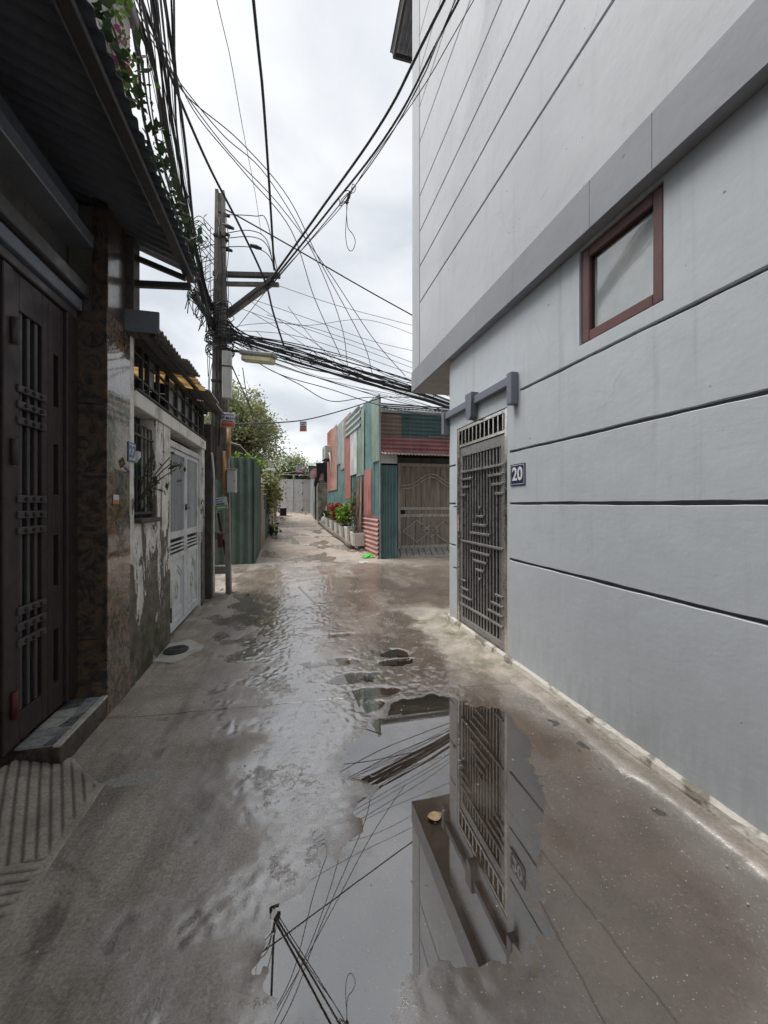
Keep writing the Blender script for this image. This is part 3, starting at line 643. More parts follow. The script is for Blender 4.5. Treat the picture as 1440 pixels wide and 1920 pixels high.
# hood mould over the door
m = MB(); HY0, HY1 = 3.085, 4.70
lint = m.box(XL - .055, XL - .001, HY0, HY1, 2.59, 2.675, .006).build('door_hood', TRIM, h20)
MB().box(XL - .075, XL - .001, HY0 - .012, HY0 + .068, 2.40, 2.69, .006).build('hood_end', TRIM, lint)
MB().box(XL - .075, XL - .001, HY1 - .07, HY1 + .012, 2.40, 2.69, .006).build('hood_end', TRIM, lint)
MB().prism([(3.83, 2.72), (3.99, 2.72), (3.965, 2.46), (3.94, 2.435), (3.88, 2.435), (3.855, 2.46)], XL - .085, XL - .001, 'x').build('keystone', TRIM, lint)
# steel door
door = thing('steel_door', 'tall stainless steel grille door with stepped diamond pattern beside number 20', 'door', (XL + .02, (DY0 + DY1) / 2, 0))
dx0, dx1 = XL + .015, XL + .065
def yb(m, y0, y1, z0, z1, mat_x=0, b=.003): m.box(dx0 - mat_x, dx1 - mat_x, y0, y1, z0, z1, b)
m = MB()
for (a, b) in ((DY0 + .004, DY0 + .055), (DY1 - .055, DY1 - .004)): yb(m, a, b, .02, DZ - .005, .012)
yb(m, DY0 + .055, DY1 - .055, DZ - .04, DZ - .006, .01); yb(m, DY0 + .055, DY1 - .055, 2.185, 2.215, .01); yb(m, DY0 + .055, DY1 - .055, .02, .05, .0)
m.build('door_frame', STEEL_B, door)
for k in range(11):
    y = DY0 + .105 + k * (DY1 - DY0 - .21) / 10; MB().box(dx0, dx0 + .02, y - .013, y + .013, 2.215, DZ - .04, .003).build('transom_bar', STEEL_B, door)
LY0, LY1 = DY0 + .062, DY1 - .062; m = MB()
for (a, b) in ((LY0, LY0 + .075), (LY1 - .06, LY1)): yb(m, a, b, .06, 2.175)
yb(m, LY0 + .075, LY1 - .06, 2.07, 2.175, -.001); yb(m, LY0 + .075, LY1 - .06, .06, .15, -.001)
leaf = m.build('door_leaf', STEEL, door)
NB = 13; ys = [LY0 + .115 + k * (LY1 - .1 - LY0 - .115) / (NB - 1) for k in range(NB)]
for y in ys: MB().box(dx0 + .012, dx0 + .030, y - .012, y + .012, .15, 2.07, .003).build('bar', STEEL, leaf)
def hb(y0, y1, z, mt=STEEL): MB().box(dx0 - .012, dx0 + .012, y0, y1, z - .012, z + .012, .003).build('crossbar', mt, leaf)
yc = (LY0 + LY1) / 2 + .01; pit = ys[1] - ys[0]
hb(LY0 + .03, LY1 - .02, 1.885); hb(LY0 + .03, LY1 - .02, 1.03 + .03); hb(LY0 + .03, LY1 - .02, .30)
for i, k in enumerate((3.3, 2.3, 1.3, .35)):
    hb(yc - k * pit, yc + k * pit, 1.155 + i * .095 + .02); hb(yc - k * pit, yc + k * pit, .965 - i * .095)
for i, k in enumerate((3.4, 2.3, 1.2)):
    for (zt, sg) in ((1.795, -1), (.40, 1)):
        z = zt + sg * i * .095
        hb(LY0 + .03, LY0 + .10 + k * pit, z); hb(LY1 - .03 - k * pit - .04, LY1 - .02, z)
MB().box(dx1 + .10, dx1 + .11, DY0 + .01, DY1 - .01, .03, DZ - .01).build('inner_screen', MP('door_dark_backing', (.05, .048, .045), .7), door)
for z in (1.47, .72): MB().tube([(dx0 - .03, DY1 - .03, z), (dx0 - .055, DY1 - .01, z), (dx0 - .055, DY1 + .02, z), (dx0 - .02, DY1 + .03, z)], .006, 6).build('hook', IRON, door)
MB().box(dx0 - .014, dx0 - .0125, DY1 - .045, DY1 - .012, 1.17, 1.36).build('paper_label', M('pink_label', (.55, .32, .34), .6, .3, 40), door)
# number plate 20
pl = thing('number_plate', 'dark blue enamel plate with white number 20 beside the steel door', 'number plate', (XL, 3.08, 1.67))
PY0, PY1, PZ0, PZ1 = 2.965, 3.195, 1.668, 1.862
MB().box(XL - .008, XL - .001, PY0, PY1, PZ0, PZ1, .002).build('plate', BLUE, pl)
m = MB()
for (a, b, c_, d) in ((PY0 + .01, PY1 - .01, PZ0 + .010, PZ0 + .014), (PY0 + .01, PY1 - .01, PZ1 - .014, PZ1 - .010), (PY0 + .01, PY0 + .014, PZ0 + .014, PZ1 - .014), (PY1 - .014, PY1 - .01, PZ0 + .014, PZ1 - .014)):
    m.box(XL - .0095, XL - .0081, a, b, c_, d)
m.build('border', WHITE, pl)
text_mesh('20', .165, 'numeral', WHITE, pl, (XL - .0095, (PY0 + PY1) / 2, (PZ0 + PZ1) / 2), (0, -1, 0), (0, 0, 1), .001, .004)
for (a, b) in ((PY0 + .02, PZ0 + .02), (PY1 - .02, PZ0 + .02), (PY0 + .02, PZ1 - .02), (PY1 - .02, PZ1 - .02)): MB().tube([(XL - .012, a, b), (XL - .008, a, b)], .005, 8).build('screw', STEEL_B, pl)

# ================================================================== GATE HOUSE (dark, on the left)
XG, XP = -1.47, -1.26
gh = thing('gate_house', 'dark house with marble pillar and maroon gate under a low sheet awning', 'house', (-2.2, 1.5, 0))
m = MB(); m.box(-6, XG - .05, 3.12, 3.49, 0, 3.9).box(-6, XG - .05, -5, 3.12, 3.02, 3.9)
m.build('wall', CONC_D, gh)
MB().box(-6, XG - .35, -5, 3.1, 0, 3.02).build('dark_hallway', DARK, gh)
# marble cladding: slabs on the jamb face and on the alley face
for (z0, z1) in ((0, .55), (.553, 1.40), (1.403, 2.20), (2.203, 2.86)):
    d = random.uniform(-.002, .002)
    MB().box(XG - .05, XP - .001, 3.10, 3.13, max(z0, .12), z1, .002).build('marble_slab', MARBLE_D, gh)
    MB().box(XP - .03, XP + .002 + d, 3.101, 3.495, z0 - .02, z1, .002).build('marble_slab', MARBLE, gh)
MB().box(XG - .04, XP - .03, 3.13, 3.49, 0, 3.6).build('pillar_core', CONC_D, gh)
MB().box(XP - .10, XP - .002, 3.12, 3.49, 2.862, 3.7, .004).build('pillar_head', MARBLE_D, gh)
MB().box(-6, XP + .01, -5, 3.48, 3.86, 5.35, .005).build('upper_wall', WHITE_UP, gh)
MB().box(-6, XP + .06, -5, 3.52, 5.35, 5.45, .01).build('coping', CONC, gh)
# gate header mouldings
for (x1, z0, z1, mt) in ((XG + .10, 2.93, 3.02, GATE_D), (XG + .06, 2.84, 2.92, AWN), (XG + .03, 2.78, 2.835, GATE_D)):
    MB().box(XG - .05, x1, -3, 3.098, z0, z1, .006).build('header_moulding', mt, gh)
for z, x in ((3.30, XG + .12), (3.52, XG + .02)): MB().box(XG - .06, x, -3, 3.4, z, z + .09, .006).build('purlin', AWN_S if z < 3.4 else AWN, gh)
# awning
AY0, AY1 = -3.0, 3.62; AX0, AZ0, AX1, AZ1 = -.76, 3.42, -1.62, 3.74
aw_ = MB(); dirv = Vector((AX1 - AX0, 0, AZ1 - AZ0)); awl = dirv.length
awn = aw_.corr((AX0, AY0, AZ0 + .03), (0, 1, 0), dirv, (-dirv.z, 0, dirv.x), AY1 - AY0, awl, .09, .010, 7).build('awning_sheet', AWN, gh)
MB().box(-.86, -.80, AY0, AY1 - .03, 3.39, 3.425, .004).build('awning_beam', IRON, awn)
MB().box(-.875, -.862, .9, 2.9, 3.40, 3.41).build('beam_flange', AWN_S, awn)
for y in (3.47,):
    MB().bar((XP - .02, y, 3.26), (-.80, y, 3.30), .04, .05, b=.004).build('bracket_arm', IRON, awn)
    MB().bar((XP - .02, y, 3.50), (-.84, y, 3.36), .035, .04, b=.004).build('bracket_brace', IRON, awn)
MB().box(XP - .12, XP + .05, 3.43, 3.56, 2.86, 3.62, .004).build('bracket_plate', CONC_D, awn)
# step of irregular stones
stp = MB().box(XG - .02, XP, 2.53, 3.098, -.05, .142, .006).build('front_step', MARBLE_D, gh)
SY = [2.53, 2.66, 2.75, 2.86, 2.95, 3.03, 3.098]; cols = [STONE_B, STONE_C, STONE_A, STONE_C, STONE_B, STONE_A]
pts = [[(XG - .01, SY[0] + .006), (-1.35, SY[0] + .006), (-1.33, 2.61), (-1.40, 2.64), (XG - .01, 2.60)], [(-1.345, SY[0] + .006), (XP - .035, SY[0] + .006), (XP - .035, 2.66), (-1.32, 2.63)],
       [(XG - .01, 2.61), (-1.40, 2.65), (-1.33, 2.64), (XP - .035, 2.68), (XP - .035, 2.72), (-1.38, 2.73), (XG - .01, 2.70)], [(XG - .01, 2.71), (-1.38, 2.74), (-1.36, 2.83), (XG - .01, 2.85)],
       [(-1.37, 2.74), (XP - .035, 2.73), (XP - .035, 2.88), (-1.345, 2.84)], [(XG - .01, 2.86), (-1.35, 2.845), (-1.37, 2.96), (XG - .01, 2.94)], [(-1.34, 2.855), (XP - .035, 2.89), (XP - .035, 2.97), (-1.36, 2.96)],
       [(XG - .01, 2.95), (-1.37, 2.97), (-1.38, 3.09), (XG - .01, 3.09)], [(-1.36, 2.97), (XP - .035, 2.98), (XP - .035, 3.03), (-1.31, 3.09), (-1.37, 3.09)]]
MB().box(XG, XP - .004, 2.535, 3.095, .14, .1465).build('grout_bed', GROUT, stp)
for i, p in enumerate(pts): MB().prism(p, .145, .1505 + .001 * (i % 2)).build('paving_stone', cols[(i * 7 + 1) % 6], stp)
MB().box(XP - .031, XP + .006, 2.522, 3.098, .136, .1525, .003).build('step_nosing', STONE_B, stp)
# rusty earth at the foot of step and pillar
# gate leaves
gate = thing('maroon_gate', 'dark maroon metal gate with studded straps and open bars', 'gate', (XG, 2.4, .17))
gx0, gx1 = XG - .03, XG + .012; GZ0, GZ1 = .185, 2.77
def gate_leaf(y0, y1, flip=False):
    m = MB()
    for (a, b) in ((y0, y0 + .055), (y1 - .055, y1)): m.box(gx0, gx1, a, b, GZ0, GZ1, .004)
    m.box(gx0, gx1 - .001, y0 + .055, y1 - .055, GZ1 - .20, GZ1, .004).box(gx0, gx1 - .001, y0 + .055, y1 - .055, GZ0, GZ0 + .16, .004)
    lf = m.build('gate_leaf', GATE_M, gate); n = 3; wd = y1 - y0 - .11
    for k in range(n):
        y = y0 + .055 + wd * (k + .5) / n; MB().box(gx0 + .008, gx1 - .012, y - .013, y + .013, GZ0 + .16, GZ1 - .20, .003).build('bar', GATE_D, lf)
    for zc in (2.05, 1.44, .82):
        for dz in (-.088, 0, .088):
            st = MB().box(gx1 - .010, gx1 + .012, y0 + .03, y1 - .03, zc + dz - .021, zc + dz + .021, .004).build('strap', GATE_D, lf)
            for k in range(n):
                y = y0 + .055 + wd * (k + .5) / n
                MB().tube([(gx1 + .010, y, zc + dz), (gx1 + .021, y, zc + dz), (gx1 + .025, y, zc + dz)], [.013, .012, .004], 8).build('stud', GATE_M, st)
    return lf
gate_leaf(2.487, 2.80)
gate_leaf(2.08, 2.40)
m = MB(); y0, y1 = 2.806, 2.965                       # slotted side panel
m.box(gx0, gx1, y0, y0 + .055, GZ0, GZ1, .004).box(gx0, gx1, y1 - .045, y1, GZ0, GZ1, .004)
zs = [GZ0, .36, .70, .98, 1.30, 1.56, 1.88, 2.12, 2.45, GZ1]
for i in range(0, len(zs), 2): m.box(gx0, gx1 - .001, y0 + .055, y1 - .045, zs[i], zs[i + 1], .003)
m.build('slotted_panel', GATE_M, gate)
MB().box(gx0 - .01, gx1 + .02, 2.972, 3.098, GZ0, GZ1 + .01, .005).build('gate_post', GATE_M, gate)
MB().box(gx0 - .01, gx1 + .01, 2.405, 2.482, GZ0, GZ1, .005).build('gate_stile', GATE_M, gate)
for z in (2.43, 1.78, .42):
    MB().tube([(gx1 + .02, 2.47, z - .07), (gx1 + .02, 2.47, z + .07)], .016, 8).build('hinge', IRON if z > .5 else REDP, gate, True)

# ================================================================== HOUSE 27 (peeling, on the left)
h27 = thing('peeling_house', 'low whitewashed house with peeling plaster, number 27, and corrugated roof', 'house', (-2, 4.8, 0))
Xh = XP; T = .18
m = MB(); m.box(Xh - T, Xh, 3.50, 3.585, 0, 2.9, .005); pierA = m.build('pier', PEEL, h27)
MB().box(Xh - T, Xh - .003, 3.585, 4.12, -.03, 1.36).build('wall', PEEL, h27)
MB().box(Xh - T, Xh, 4.12, 4.575, -.03, 2.31, .005).build('pier', PEEL, h27)
MB().box(Xh - T, Xh, 6.10, 6.27, -.03, 2.31, .005).build('pier', PEEL, h27)
MB().box(Xh - T, Xh + .02, 3.586, 6.27, 2.312, 2.445, .006).build('lintel_beam', BEAM, h27)
MB().box(Xh - .05, Xh + .035, 3.587, 6.27, 2.446, 2.465, .003).build('beam_lip', CONC_D, h27)
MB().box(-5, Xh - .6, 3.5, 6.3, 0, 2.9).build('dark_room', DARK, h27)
MB().box(-5, Xh - .02, 6.271, 6.33, 0, 3.0).build('end_wall', CONC_D, h27)
# clerestory
ys27 = [3.60, 3.86, 4.02, 4.30, 4.62, 4.95, 5.28, 5.62, 5.95, 6.22]
for i, y in enumerate(ys27): MB().box(Xh - .06, Xh - .025, y - .012, y + .012, 2.466, 2.93, .002).build('clerestory_post', IRON, h27)
for z in (2.60, 2.80): MB().box(Xh - .055, Xh - .03, 3.6, 6.22, z - .01, z + .01, .002).build('clerestory_rail', IRON, h27)
for i in range(2, len(ys27) - 1):
    if i in (3,): continue
    MB().box(Xh - .075, Xh - .068, ys27[i] + .016, ys27[i + 1] - .016, 2.47 + (.16 if i in (2,) else 0), 2.9).build('clerestory_pane', GREY_S if i % 2 else DOORG, h27)
# roof sheets
RX0, RZ0, RX1, RZ1 = -1.0, 2.90, -4.5, 3.35; rd = Vector((RX1 - RX0, 0, RZ1 - RZ0)); rl = rd.length
cuts = [(3.42, 4.12, ROOFD, 0), (4.10, 4.62, ROOFD, .012), (4.58, 5.18, YELLOW_SHEET, .0), (5.14, 5.80, ROOFD, .014), (5.76, 6.42, ROOFD, .002)]
for (a, b, mt, dz) in cuts:
    MB().corr((RX0 - random.uniform(-.03, .03), a, RZ0 + dz), (0, 1, 0), rd, (-rd.z, 0, rd.x), b - a, rl, .085, .013, 6).build('roof_sheet', mt, h27)
MB().box(Xh - .02, Xh + .03, 3.5, 6.35, 2.865, 2.905).build('roof_batten', IRON, h27)
MB().box(-1.12, -1.08, 3.5, 6.35, 2.862, 2.89).build('roof_batten', IRON, h27)
MB().box(Xh - .02, -1.02, 3.40, 3.42, 2.86, 3.03, .002).build('verge_flashing', AWN, h27)
# window with bars
win = MB().box(Xh - .17, Xh - .14, 3.586, 4.12, 1.36, 2.312).build('window', DARK, h27)
for k in range(6):
    y = 3.63 + k * .09; MB().tube([(Xh - .03, y, 1.39), (Xh - .03, y, 2.20)], .007, 6).build('window_bar', IRON, win)
    MB().tube([(Xh - .03, y - .04 + .04 * math.cos(a), 2.10 + .10 * math.sin(a)) for a in np.linspace(0, math.pi, 8)], .005, 5).build('scroll', IRON, win)
for z in (1.42, 2.10): MB().box(Xh - .04, Xh - .02, 3.587, 4.118, z - .01, z + .01).build('window_rail', IRON, win)
MB().box(Xh - .14, Xh + .05, 3.592, 4.13, 1.335, 1.375, .004).build('sill', CONC_D, win)
# double metal door
d27 = thing('double_metal_door', 'pale grey double metal door with ribbed upper panels on the peeling house', 'door', (Xh, 5.34, 0))
Xd = Xh - .05; D0, D1, DM, DT = 4.58, 6.098, 5.36, 2.21
m = MB(); m.box(Xd - .05, Xd + .03, D0, D0 + .06, 0, DT, .004).box(Xd - .05, Xd + .03, D1 - .05, D1, 0, DT, .004).box(Xd - .05, Xd + .031, D0 + .06, D1 - .05, DT - .07, DT, .004)
m.build('door_frame', DOORP, d27)
for (a, b) in ((D0 + .065, DM - .004), (DM + .004, D1 - .055)):
    m = MB(); sw = .065
    m.box(Xd - .03, Xd + .012, a, a + sw, .05, DT - .075, .004).box(Xd - .03, Xd + .012, b - sw, b, .05, DT - .075, .004)
    for (z0, z1) in ((.05, .15), (.86, .92), (1.10, 1.18), (DT - .13, DT - .075)): m.box(Xd - .03, Xd + .011, a + sw, b - sw, z0, z1, .004)
    lf = m.build('door_leaf', DOORP, d27)
    MB().corr((Xd - .012, a + sw, 1.18), (0, 1, 0), (0, 0, 1), (1, 0, 0), b - a - 2 * sw, DT - .13 - 1.18, .06, .009, 6, trap=True).build('ribbed_panel', DOORG, lf)
    MB().box(Xd - .028, Xd - .022, a + sw, b - sw, .92, 1.10).build('louvre_backing', DARK, lf)
    for z in (.955, 1.0, 1.045): MB().box(Xd - .015, Xd + .006, a + sw, b - sw, z - .007, z + .012, .002).build('louvre', DOORP, lf)
    MB().box(Xd - .02, Xd - .008, a + sw, b - sw, .15, .86).build('lower_panel', DOORP, lf)
    y0, y1 = a + sw + .05, b - sw - .05; ym = (y0 + y1) / 2
    ring = [(y0, .22), (y1, .22), (y1, .66), (y1 - .05, .68), (ym + .1, .74), (ym, .79), (ym - .1, .74), (y0 + .05, .68), (y0, .66)]
    for s in (0, .055):
        rp_ = [Vector((Xd - .006, ym + (p[0] - ym) * (1 - s * 4), .48 + (p[1] - .48) * (1 - s * 3))) for p in ring]; MB().tube(rp_ + [rp_[0]], .011, 5).build('panel_moulding', DOORP, lf)
    MB().tube([(Xd - .006, ym + .05 * math.cos(q_) * (1 + .3 * math.cos(5 * q_)), .48 + .10 * math.sin(q_)) for q_ in np.linspace(0, 2 * math.pi, 30)], .009, 5).build('panel_ornament', STONE_B, lf)
MB().box(Xd + .012, Xd + .03, DM - .035, DM - .01, 1.42, 1.50, .003).tube([(Xd + .03, DM - .02, 1.45), (Xd + .05, DM - .02, 1.45), (Xd + .05, DM + .04, 1.45)], .006, 6).build('handle', IRON, d27)
for z in (.28, 1.9): MB().tube([(Xd + .036, D0 + .05, z - .08), (Xd + .036, D0 + .05, z + .08)], .014, 8).build('hinge', IRON, d27)
# plate 27
p27 = thing('number_plate', 'weathered pale blue plate reading 27 on the peeling pier', 'number plate', (Xh, 3.54, 1.8))
q0, q1 = on_x(237.5, 862, Xh), on_x(250, 826, Xh)
MB().box(Xh + .001, Xh + .007, 3.455, 3.60, 1.84, 2.0, .002).build('plate', BLUE27, p27)
MB().box(Xh + .0072, Xh + .0082, 3.465, 3.59, 1.855, 1.985).build('plate_face', WHITE27, p27)
text_mesh('27', .13, 'numeral', BLUE27, p27, (Xh + .009, 3.528, 1.92), (0, 1, 0), (0, 0, 1), .001, .004)
sw = tag(MB().box(Xh + .001, Xh + .035, 3.592, 3.635, 1.84, 1.94, .006).build('bell_box', FOAM), 'small cream bell box beside the plate reading 27', 'bell box')
# cement patch + manhole
pm = on_g(330, 1222)
mh = thing('manhole', 'round black drain cover set in a pale cement patch by the peeling house', 'manhole', (pm.x, pm.y, 0))
pol = [(pm.x - .12 - .03 * random.random() + .30 * math.cos(a) * (1 + .15 * math.sin(3 * a)) * .8, pm.y + .34 * math.sin(a) * (1 + .1 * math.cos(5 * a))) for a in np.linspace(0, 2 * math.pi, 28)[:-1]]
pol = [(max(x, Xh + .004), y) for x, y in pol]
pol = [(pm.x + .22 * math.cos(a) * (1 + .14 * math.sin(3 * a + 1)) + .0, pm.y + .30 * math.sin(a) * (1 + .10 * math.cos(5 * a))) for a in np.linspace(0, 2 * math.pi, 36)[:-1]]
MB().prism(pol, -.02, .012).build('cement_collar', CEM, mh)
cv = MB().prism([(pm.x + .115 * math.cos(a), pm.y + .125 * math.sin(a)) for a in np.linspace(0, 2 * math.pi, 33)[:-1]], .0, .024).build('cover', MANH, mh)
for k in range(4): MB().tube([(pm.x + (.025 + .025 * k) * math.cos(a), pm.y + (.025 + .025 * k) * math.sin(a), .024) for a in np.linspace(0, 2 * math.pi, 24)], .004, 5).build('cover_rib', MANH, cv)

# dark wall stub between house 27 and the pole
ws = thing('concrete_wall', 'dark stained concrete wall stub between peeling house and power pole', 'wall', (-1.5, 6.7, 0))
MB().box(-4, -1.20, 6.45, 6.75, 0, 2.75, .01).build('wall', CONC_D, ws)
tag(MB().tube(crom([(-1.16, 6.43, .05), (-1.165, 6.43, 1.0), (-1.16, 6.43, 1.9), (-1.19, 6.43, 2.3)]), .016, 8).build('drain_pipe', PIPEW, smooth=True), 'thin white pipe running up the dark concrete wall stub', 'pipe')

# ================================================================== POLE
pb = on_g(413, 1112); PX, PYY = pb.x, pb.y; PG = g(PYY)
pole = thing('power_pole', 'tall weathered concrete power pole with crossarm and tangled cables', 'power pole', (PX, PYY, PG))
HP = 6.62
def pw(z): return .168 - .098 * (z - PG) / (HP - PG)    # half width across
for s in (-1, 1):
    m = MB(); v = []
    for z in (PG - .1, HP):
        w_ = pw(z); a = s * w_; b = s * (w_ - .075 + .025 * z / HP)
        for (x, y) in ((a, -.075), (a, .075), (b, .075), (b, -.075)): v.append((PX + x, PYY + y * (1 - .25 * z / HP), z))
    m.add(v, [(0, 1, 2, 3), (7, 6, 5, 4), (0, 4, 5, 1), (1, 5, 6, 2), (2, 6, 7, 3), (3, 7, 4, 0)]); m.build('pole_leg', CONC_POLE, pole)
for z in (.42, .98, 1.5):
    MB().box(PX - pw(z) + .05, PX + pw(z) - .05, PYY - .06, PYY + .06, z - .06, z + .06, .006).build('pole_rung', CONC_POLE, pole)
MB().box(PX - .06, PX + .06, PYY - .04, PYY + .04, 1.9, 6.58, .006).build('pole_web', CONC_POLE, pole)
# crossarm and braces (steel angle)
ca0 = at(400, 514, 6.32); ca1 = at(525, 517, 6.32); cb0 = at(408, 532, 6.40); cb1 = at(523, 534, 6.40)
arm = MB().bar(ca0, ca1, .07, .075, b=.004).build('crossarm', IRON, pole)
MB().bar(cb0, cb1, .06, .06, b=.004).build('crossarm_channel', CONC_POLE, arm)
MB().bar(at(423, 588, 6.3), at(512, 520, 6.28), .05, .06, b=.004).build('brace', IRON, arm)
MB().bar(at(428, 594, 6.38), at(516, 529, 6.38), .05, .05, b=.004).build('brace', CONC_POLE, arm)
for z in (5.86, 4.75, 4.2, 3.5): MB().box(PX - pw(z) - .01, PX + pw(z) + .01, PYY - .09, PYY + .09, z - .015, z + .015).build('steel_band', IRON, pole)
for (u, v) in ((428, 425), (420, 438), (418, 448), (425, 467), (480, 463), (420, 402)):
    p = at(u, v, 6.3); MB().tube([p + Vector((-.09, 0, .02)), p, p + Vector((.09, 0, -.02))], [.02, .035, .02], 8).build('cable_clamp', BLACK, pole)
# boxes on the pole
def pbox(name, label, cat, u0, u1, v0, v1, Z, d, mat):
    a = at(u0, v1, Z); b = at(u1, v0, Z); c0 = (a + b) / 2
    th = thing(name, label, cat, (c0.x, c0.y, a.z)); w_ = abs((b - a).length ** 2 - (b.z - a.z) ** 2) ** .5
    MB().box(c0.x - w_ / 2, c0.x + w_ / 2, c0.y - d / 2, c0.y + d / 2, a.z, b.z, .008).build('box_body', mat, th)
    return th, c0, w_, a.z, b.z
th, c0, w_, za_, zb_ = pbox('cable_box', 'long pale cable cover strapped to the pole under the bundle', 'cable box', 418, 434, 660, 748, 6.15, .12, BOXW)
MB().box(c0.x - w_ / 2 - .004, c0.x + w_ / 2 + .004, c0.y - .066, c0.y + .066, za_ + (zb_ - za_) * .66, za_ + (zb_ - za_) * .69).build('strap', IRON, th)
th, c0, w_, za_, zb_ = pbox('meter_box', 'light grey electric meter box on the power pole', 'meter box', 427, 443, 881, 924, 6.2, .16, BOXW)
MB().box(c0.x - w_ / 2 + .01, c0.x + w_ / 2 - .01, c0.y - .087, c0.y - .079, za_ + .012, zb_ - .012, .004).build('door', BOXW, th)
MB().box(c0.x - w_ / 2 - .01, c0.x + w_ / 2 + .01, c0.y - .1, c0.y + .085, zb_, zb_ + .012, .003).build('rain_lid', BOXW, th)
MB().tube([(c0.x + w_ * .3, c0.y - .095, (za_ + zb_) / 2), (c0.x + w_ * .3, c0.y - .085, (za_ + zb_) / 2)], .01, 8).build('lock', IRON, th)
for (u, v0, v1, lab) in ((429, 800, 857, 'upper yellowed plastic conduit stub on the power pole'), (420.5, 846, 924, 'longer yellowed plastic conduit beside the meter box')):
    a, b = at(u, v1, 6.2), at(u, v0, 6.2); cn = thing('conduit', lab, 'conduit', a)
    MB().tube([a, b], .034, 10).build('pipe', PIPEO, cn, True)
    MB().tube([b - Vector((0, 0, .03)), b], .038, 10).build('collar', FOAM, cn)
MB().bar(at(409, 962, 6.35), at(424, 1042, 6.35), .03, .03).build('red_strap', REDP, pole)
MB().box(*sorted((at(412, 0, 6.4).x, at(421, 0, 6.4).x)), PYY - .11, PYY - .095, at(0, 1024, 6.4).z, at(0, 1000, 6.4).z).build('red_rag', REDP, pole)
# street lamp
lp = thing('street_lamp', 'grey street lamp with yellowed diffuser hanging under the cable bundle', 'street lamp', at(455, 672, 6.3))
l0, l1 = at(453, 662, 6.4), at(516, 668, 6.2); ax_ = (l1 - l0).normalized()
MB().bar(l0, l1, .17, .075, b=.02).build('housing', LAMPH, lp)
MB().bar(l0 + Vector((0, 0, -.085)) + ax_ * .03, l1 + Vector((0, 0, -.085)) - ax_ * .03, .15, .10, b=.025).build('diffuser', LAMPD, lp)
MB().tube([(PX + .05, PYY, l0.z + .02), l0 + Vector((0, 0, .02))], .02, 8).build('lamp_arm', IRON, lp)
# advert boards
def advert(u0, u1, v0, v1, Z, label, band, txt=None, tilt=0, lines=3):
    a = at(u0, v1, Z); b = at(u1, v1, Z); c_ = at(u0, v0, Z); ex = (b - a).normalized(); ez = Vector((0, 0, 1)); wd = (b - a).length; ht = c_.z - a.z
    if tilt: r = math.radians(tilt); ex, ez = ex * math.cos(r) + ez * math.sin(r), ez * math.cos(r) - ex * math.sin(r)
    en = ex.cross(ez); th = thing('advert_board', label, 'advert', a); F = (a, ex, -en, ez)
    MB().box(0, wd, -.004, .004, 0, ht, .001, F).build('board', PAPER, th)
    MB().box(.004, wd - .004, -.0055, -.0042, .004, ht * .36, 0, F).build('colour_band', band, th)
    if txt: text_mesh(txt, ht * .30, 'lettering', INK_B, th, a + ex * wd / 2 + ez * ht * .62 + en * .0056, ex, ez, .0006, .001)
    m = MB(); zs_ = [.86] + ([] if txt else [.66, .50]) + [.42]
    for zf in zs_: m.box(wd * .12, wd * random.uniform(.7, .92), -.0055, -.0042, ht * zf - ht * .03, ht * zf + ht * .03, 0, F)
    m.build('print_line', INK_B, th); m = MB(); m.box(wd * .15, wd * .85, -.0065, -.0056, ht * .12, ht * .22, 0, F); m.build('print_line', INK_R if band is INK_O else PAPER, th)
    return th
advert(413, 440, 773, 800, 6.0, 'small advert reading LẮP MẠNG with orange foot high on the pole', INK_O, 'LẮP MẠNG', -4)
advert(404, 428, 934, 957, 6.0, 'tilted white and green advert tied low on the power pole', INK_G, None, 8)
th = advert(562, 575, 790, 809, 9.0, 'small orange and white paper advert hanging from a wire in mid-air', INK_O)
advert(555, 568, 873, 886, 19.0, 'small pink advert hanging at the far end near the laundry', M('print_pink', (.5, .12, .2), .6))
q0 = on_x(211, 945, XP); th = thing('advert_sticker', 'tiny orange and white advert sticker on the polished marble pillar', 'sticker', (XP + .004, q0.y, q0.z))
q1 = on_x(222, 928, XP)
MB().box(XP + .0045, XP + .0052, q0.y, q1.y, q0.z, q1.z).build('paper', PAPER, th); MB().box(XP + .0053, XP + .0058, q0.y + .003, q1.y - .003, q0.z, q0.z + .03).build('colour_band', INK_O, th)

# ================================================================== CABLES
def ext(p, q_, d): return p + (p - q_).normalized() * d
NTAG = {}
def cable(name, label, pts, r, mat=BLACK, group=None, start=0, end=0, n=8, nseg=6, cat='cable'):
    P = [at(*p) for p in pts]
    if start: P.insert(0, ext(P[0], P[1], start))
    if end: P.append(ext(P[-1], P[-2], end))
    o = MB().tube(crom(P, n), r, nseg).build(name, mat, None, True); tag(o, label, cat, group); return o
OC = 'overhead_cable'
cable(OC, 'thick black cable from the crossarm to the pale house top, leftmost of the pair', [(505, 528, 6.3), (600, 395, 5.6), (720, 222, 4.75), (838, -10, 3.9)], .017, start=.1, end=4)
cable(OC, 'thick black cable running close beside its pair up past the pale house corner', [(508, 530, 6.3), (612, 400, 5.6), (735, 238, 4.75), (866, -12, 3.95)], .014, start=.1, end=4)
cable(OC, 'thin black cable twisted beside the thick pair near the pale house corner', [(515, 528, 6.3), (640, 380, 5.5), (720, 272, 4.9), (790, 150, 4.4), (858, -10, 3.95)], .007, end=4)
cable(OC, 'thin wire with hanging loop rising to the pale house top', [(440, 620, 6.4), (520, 520, 6.1), (585, 448, 5.7), (642, 385, 5.4), (690, 310, 5.0), (792, 165, 4.4), (900, -20, 3.9)], .0055, end=4)
lpk = at(652, 362, 5.35)
cl = thing('cable_coil', 'knotted cable loop dangling in mid-air from a thin wire', 'cable coil', lpk)
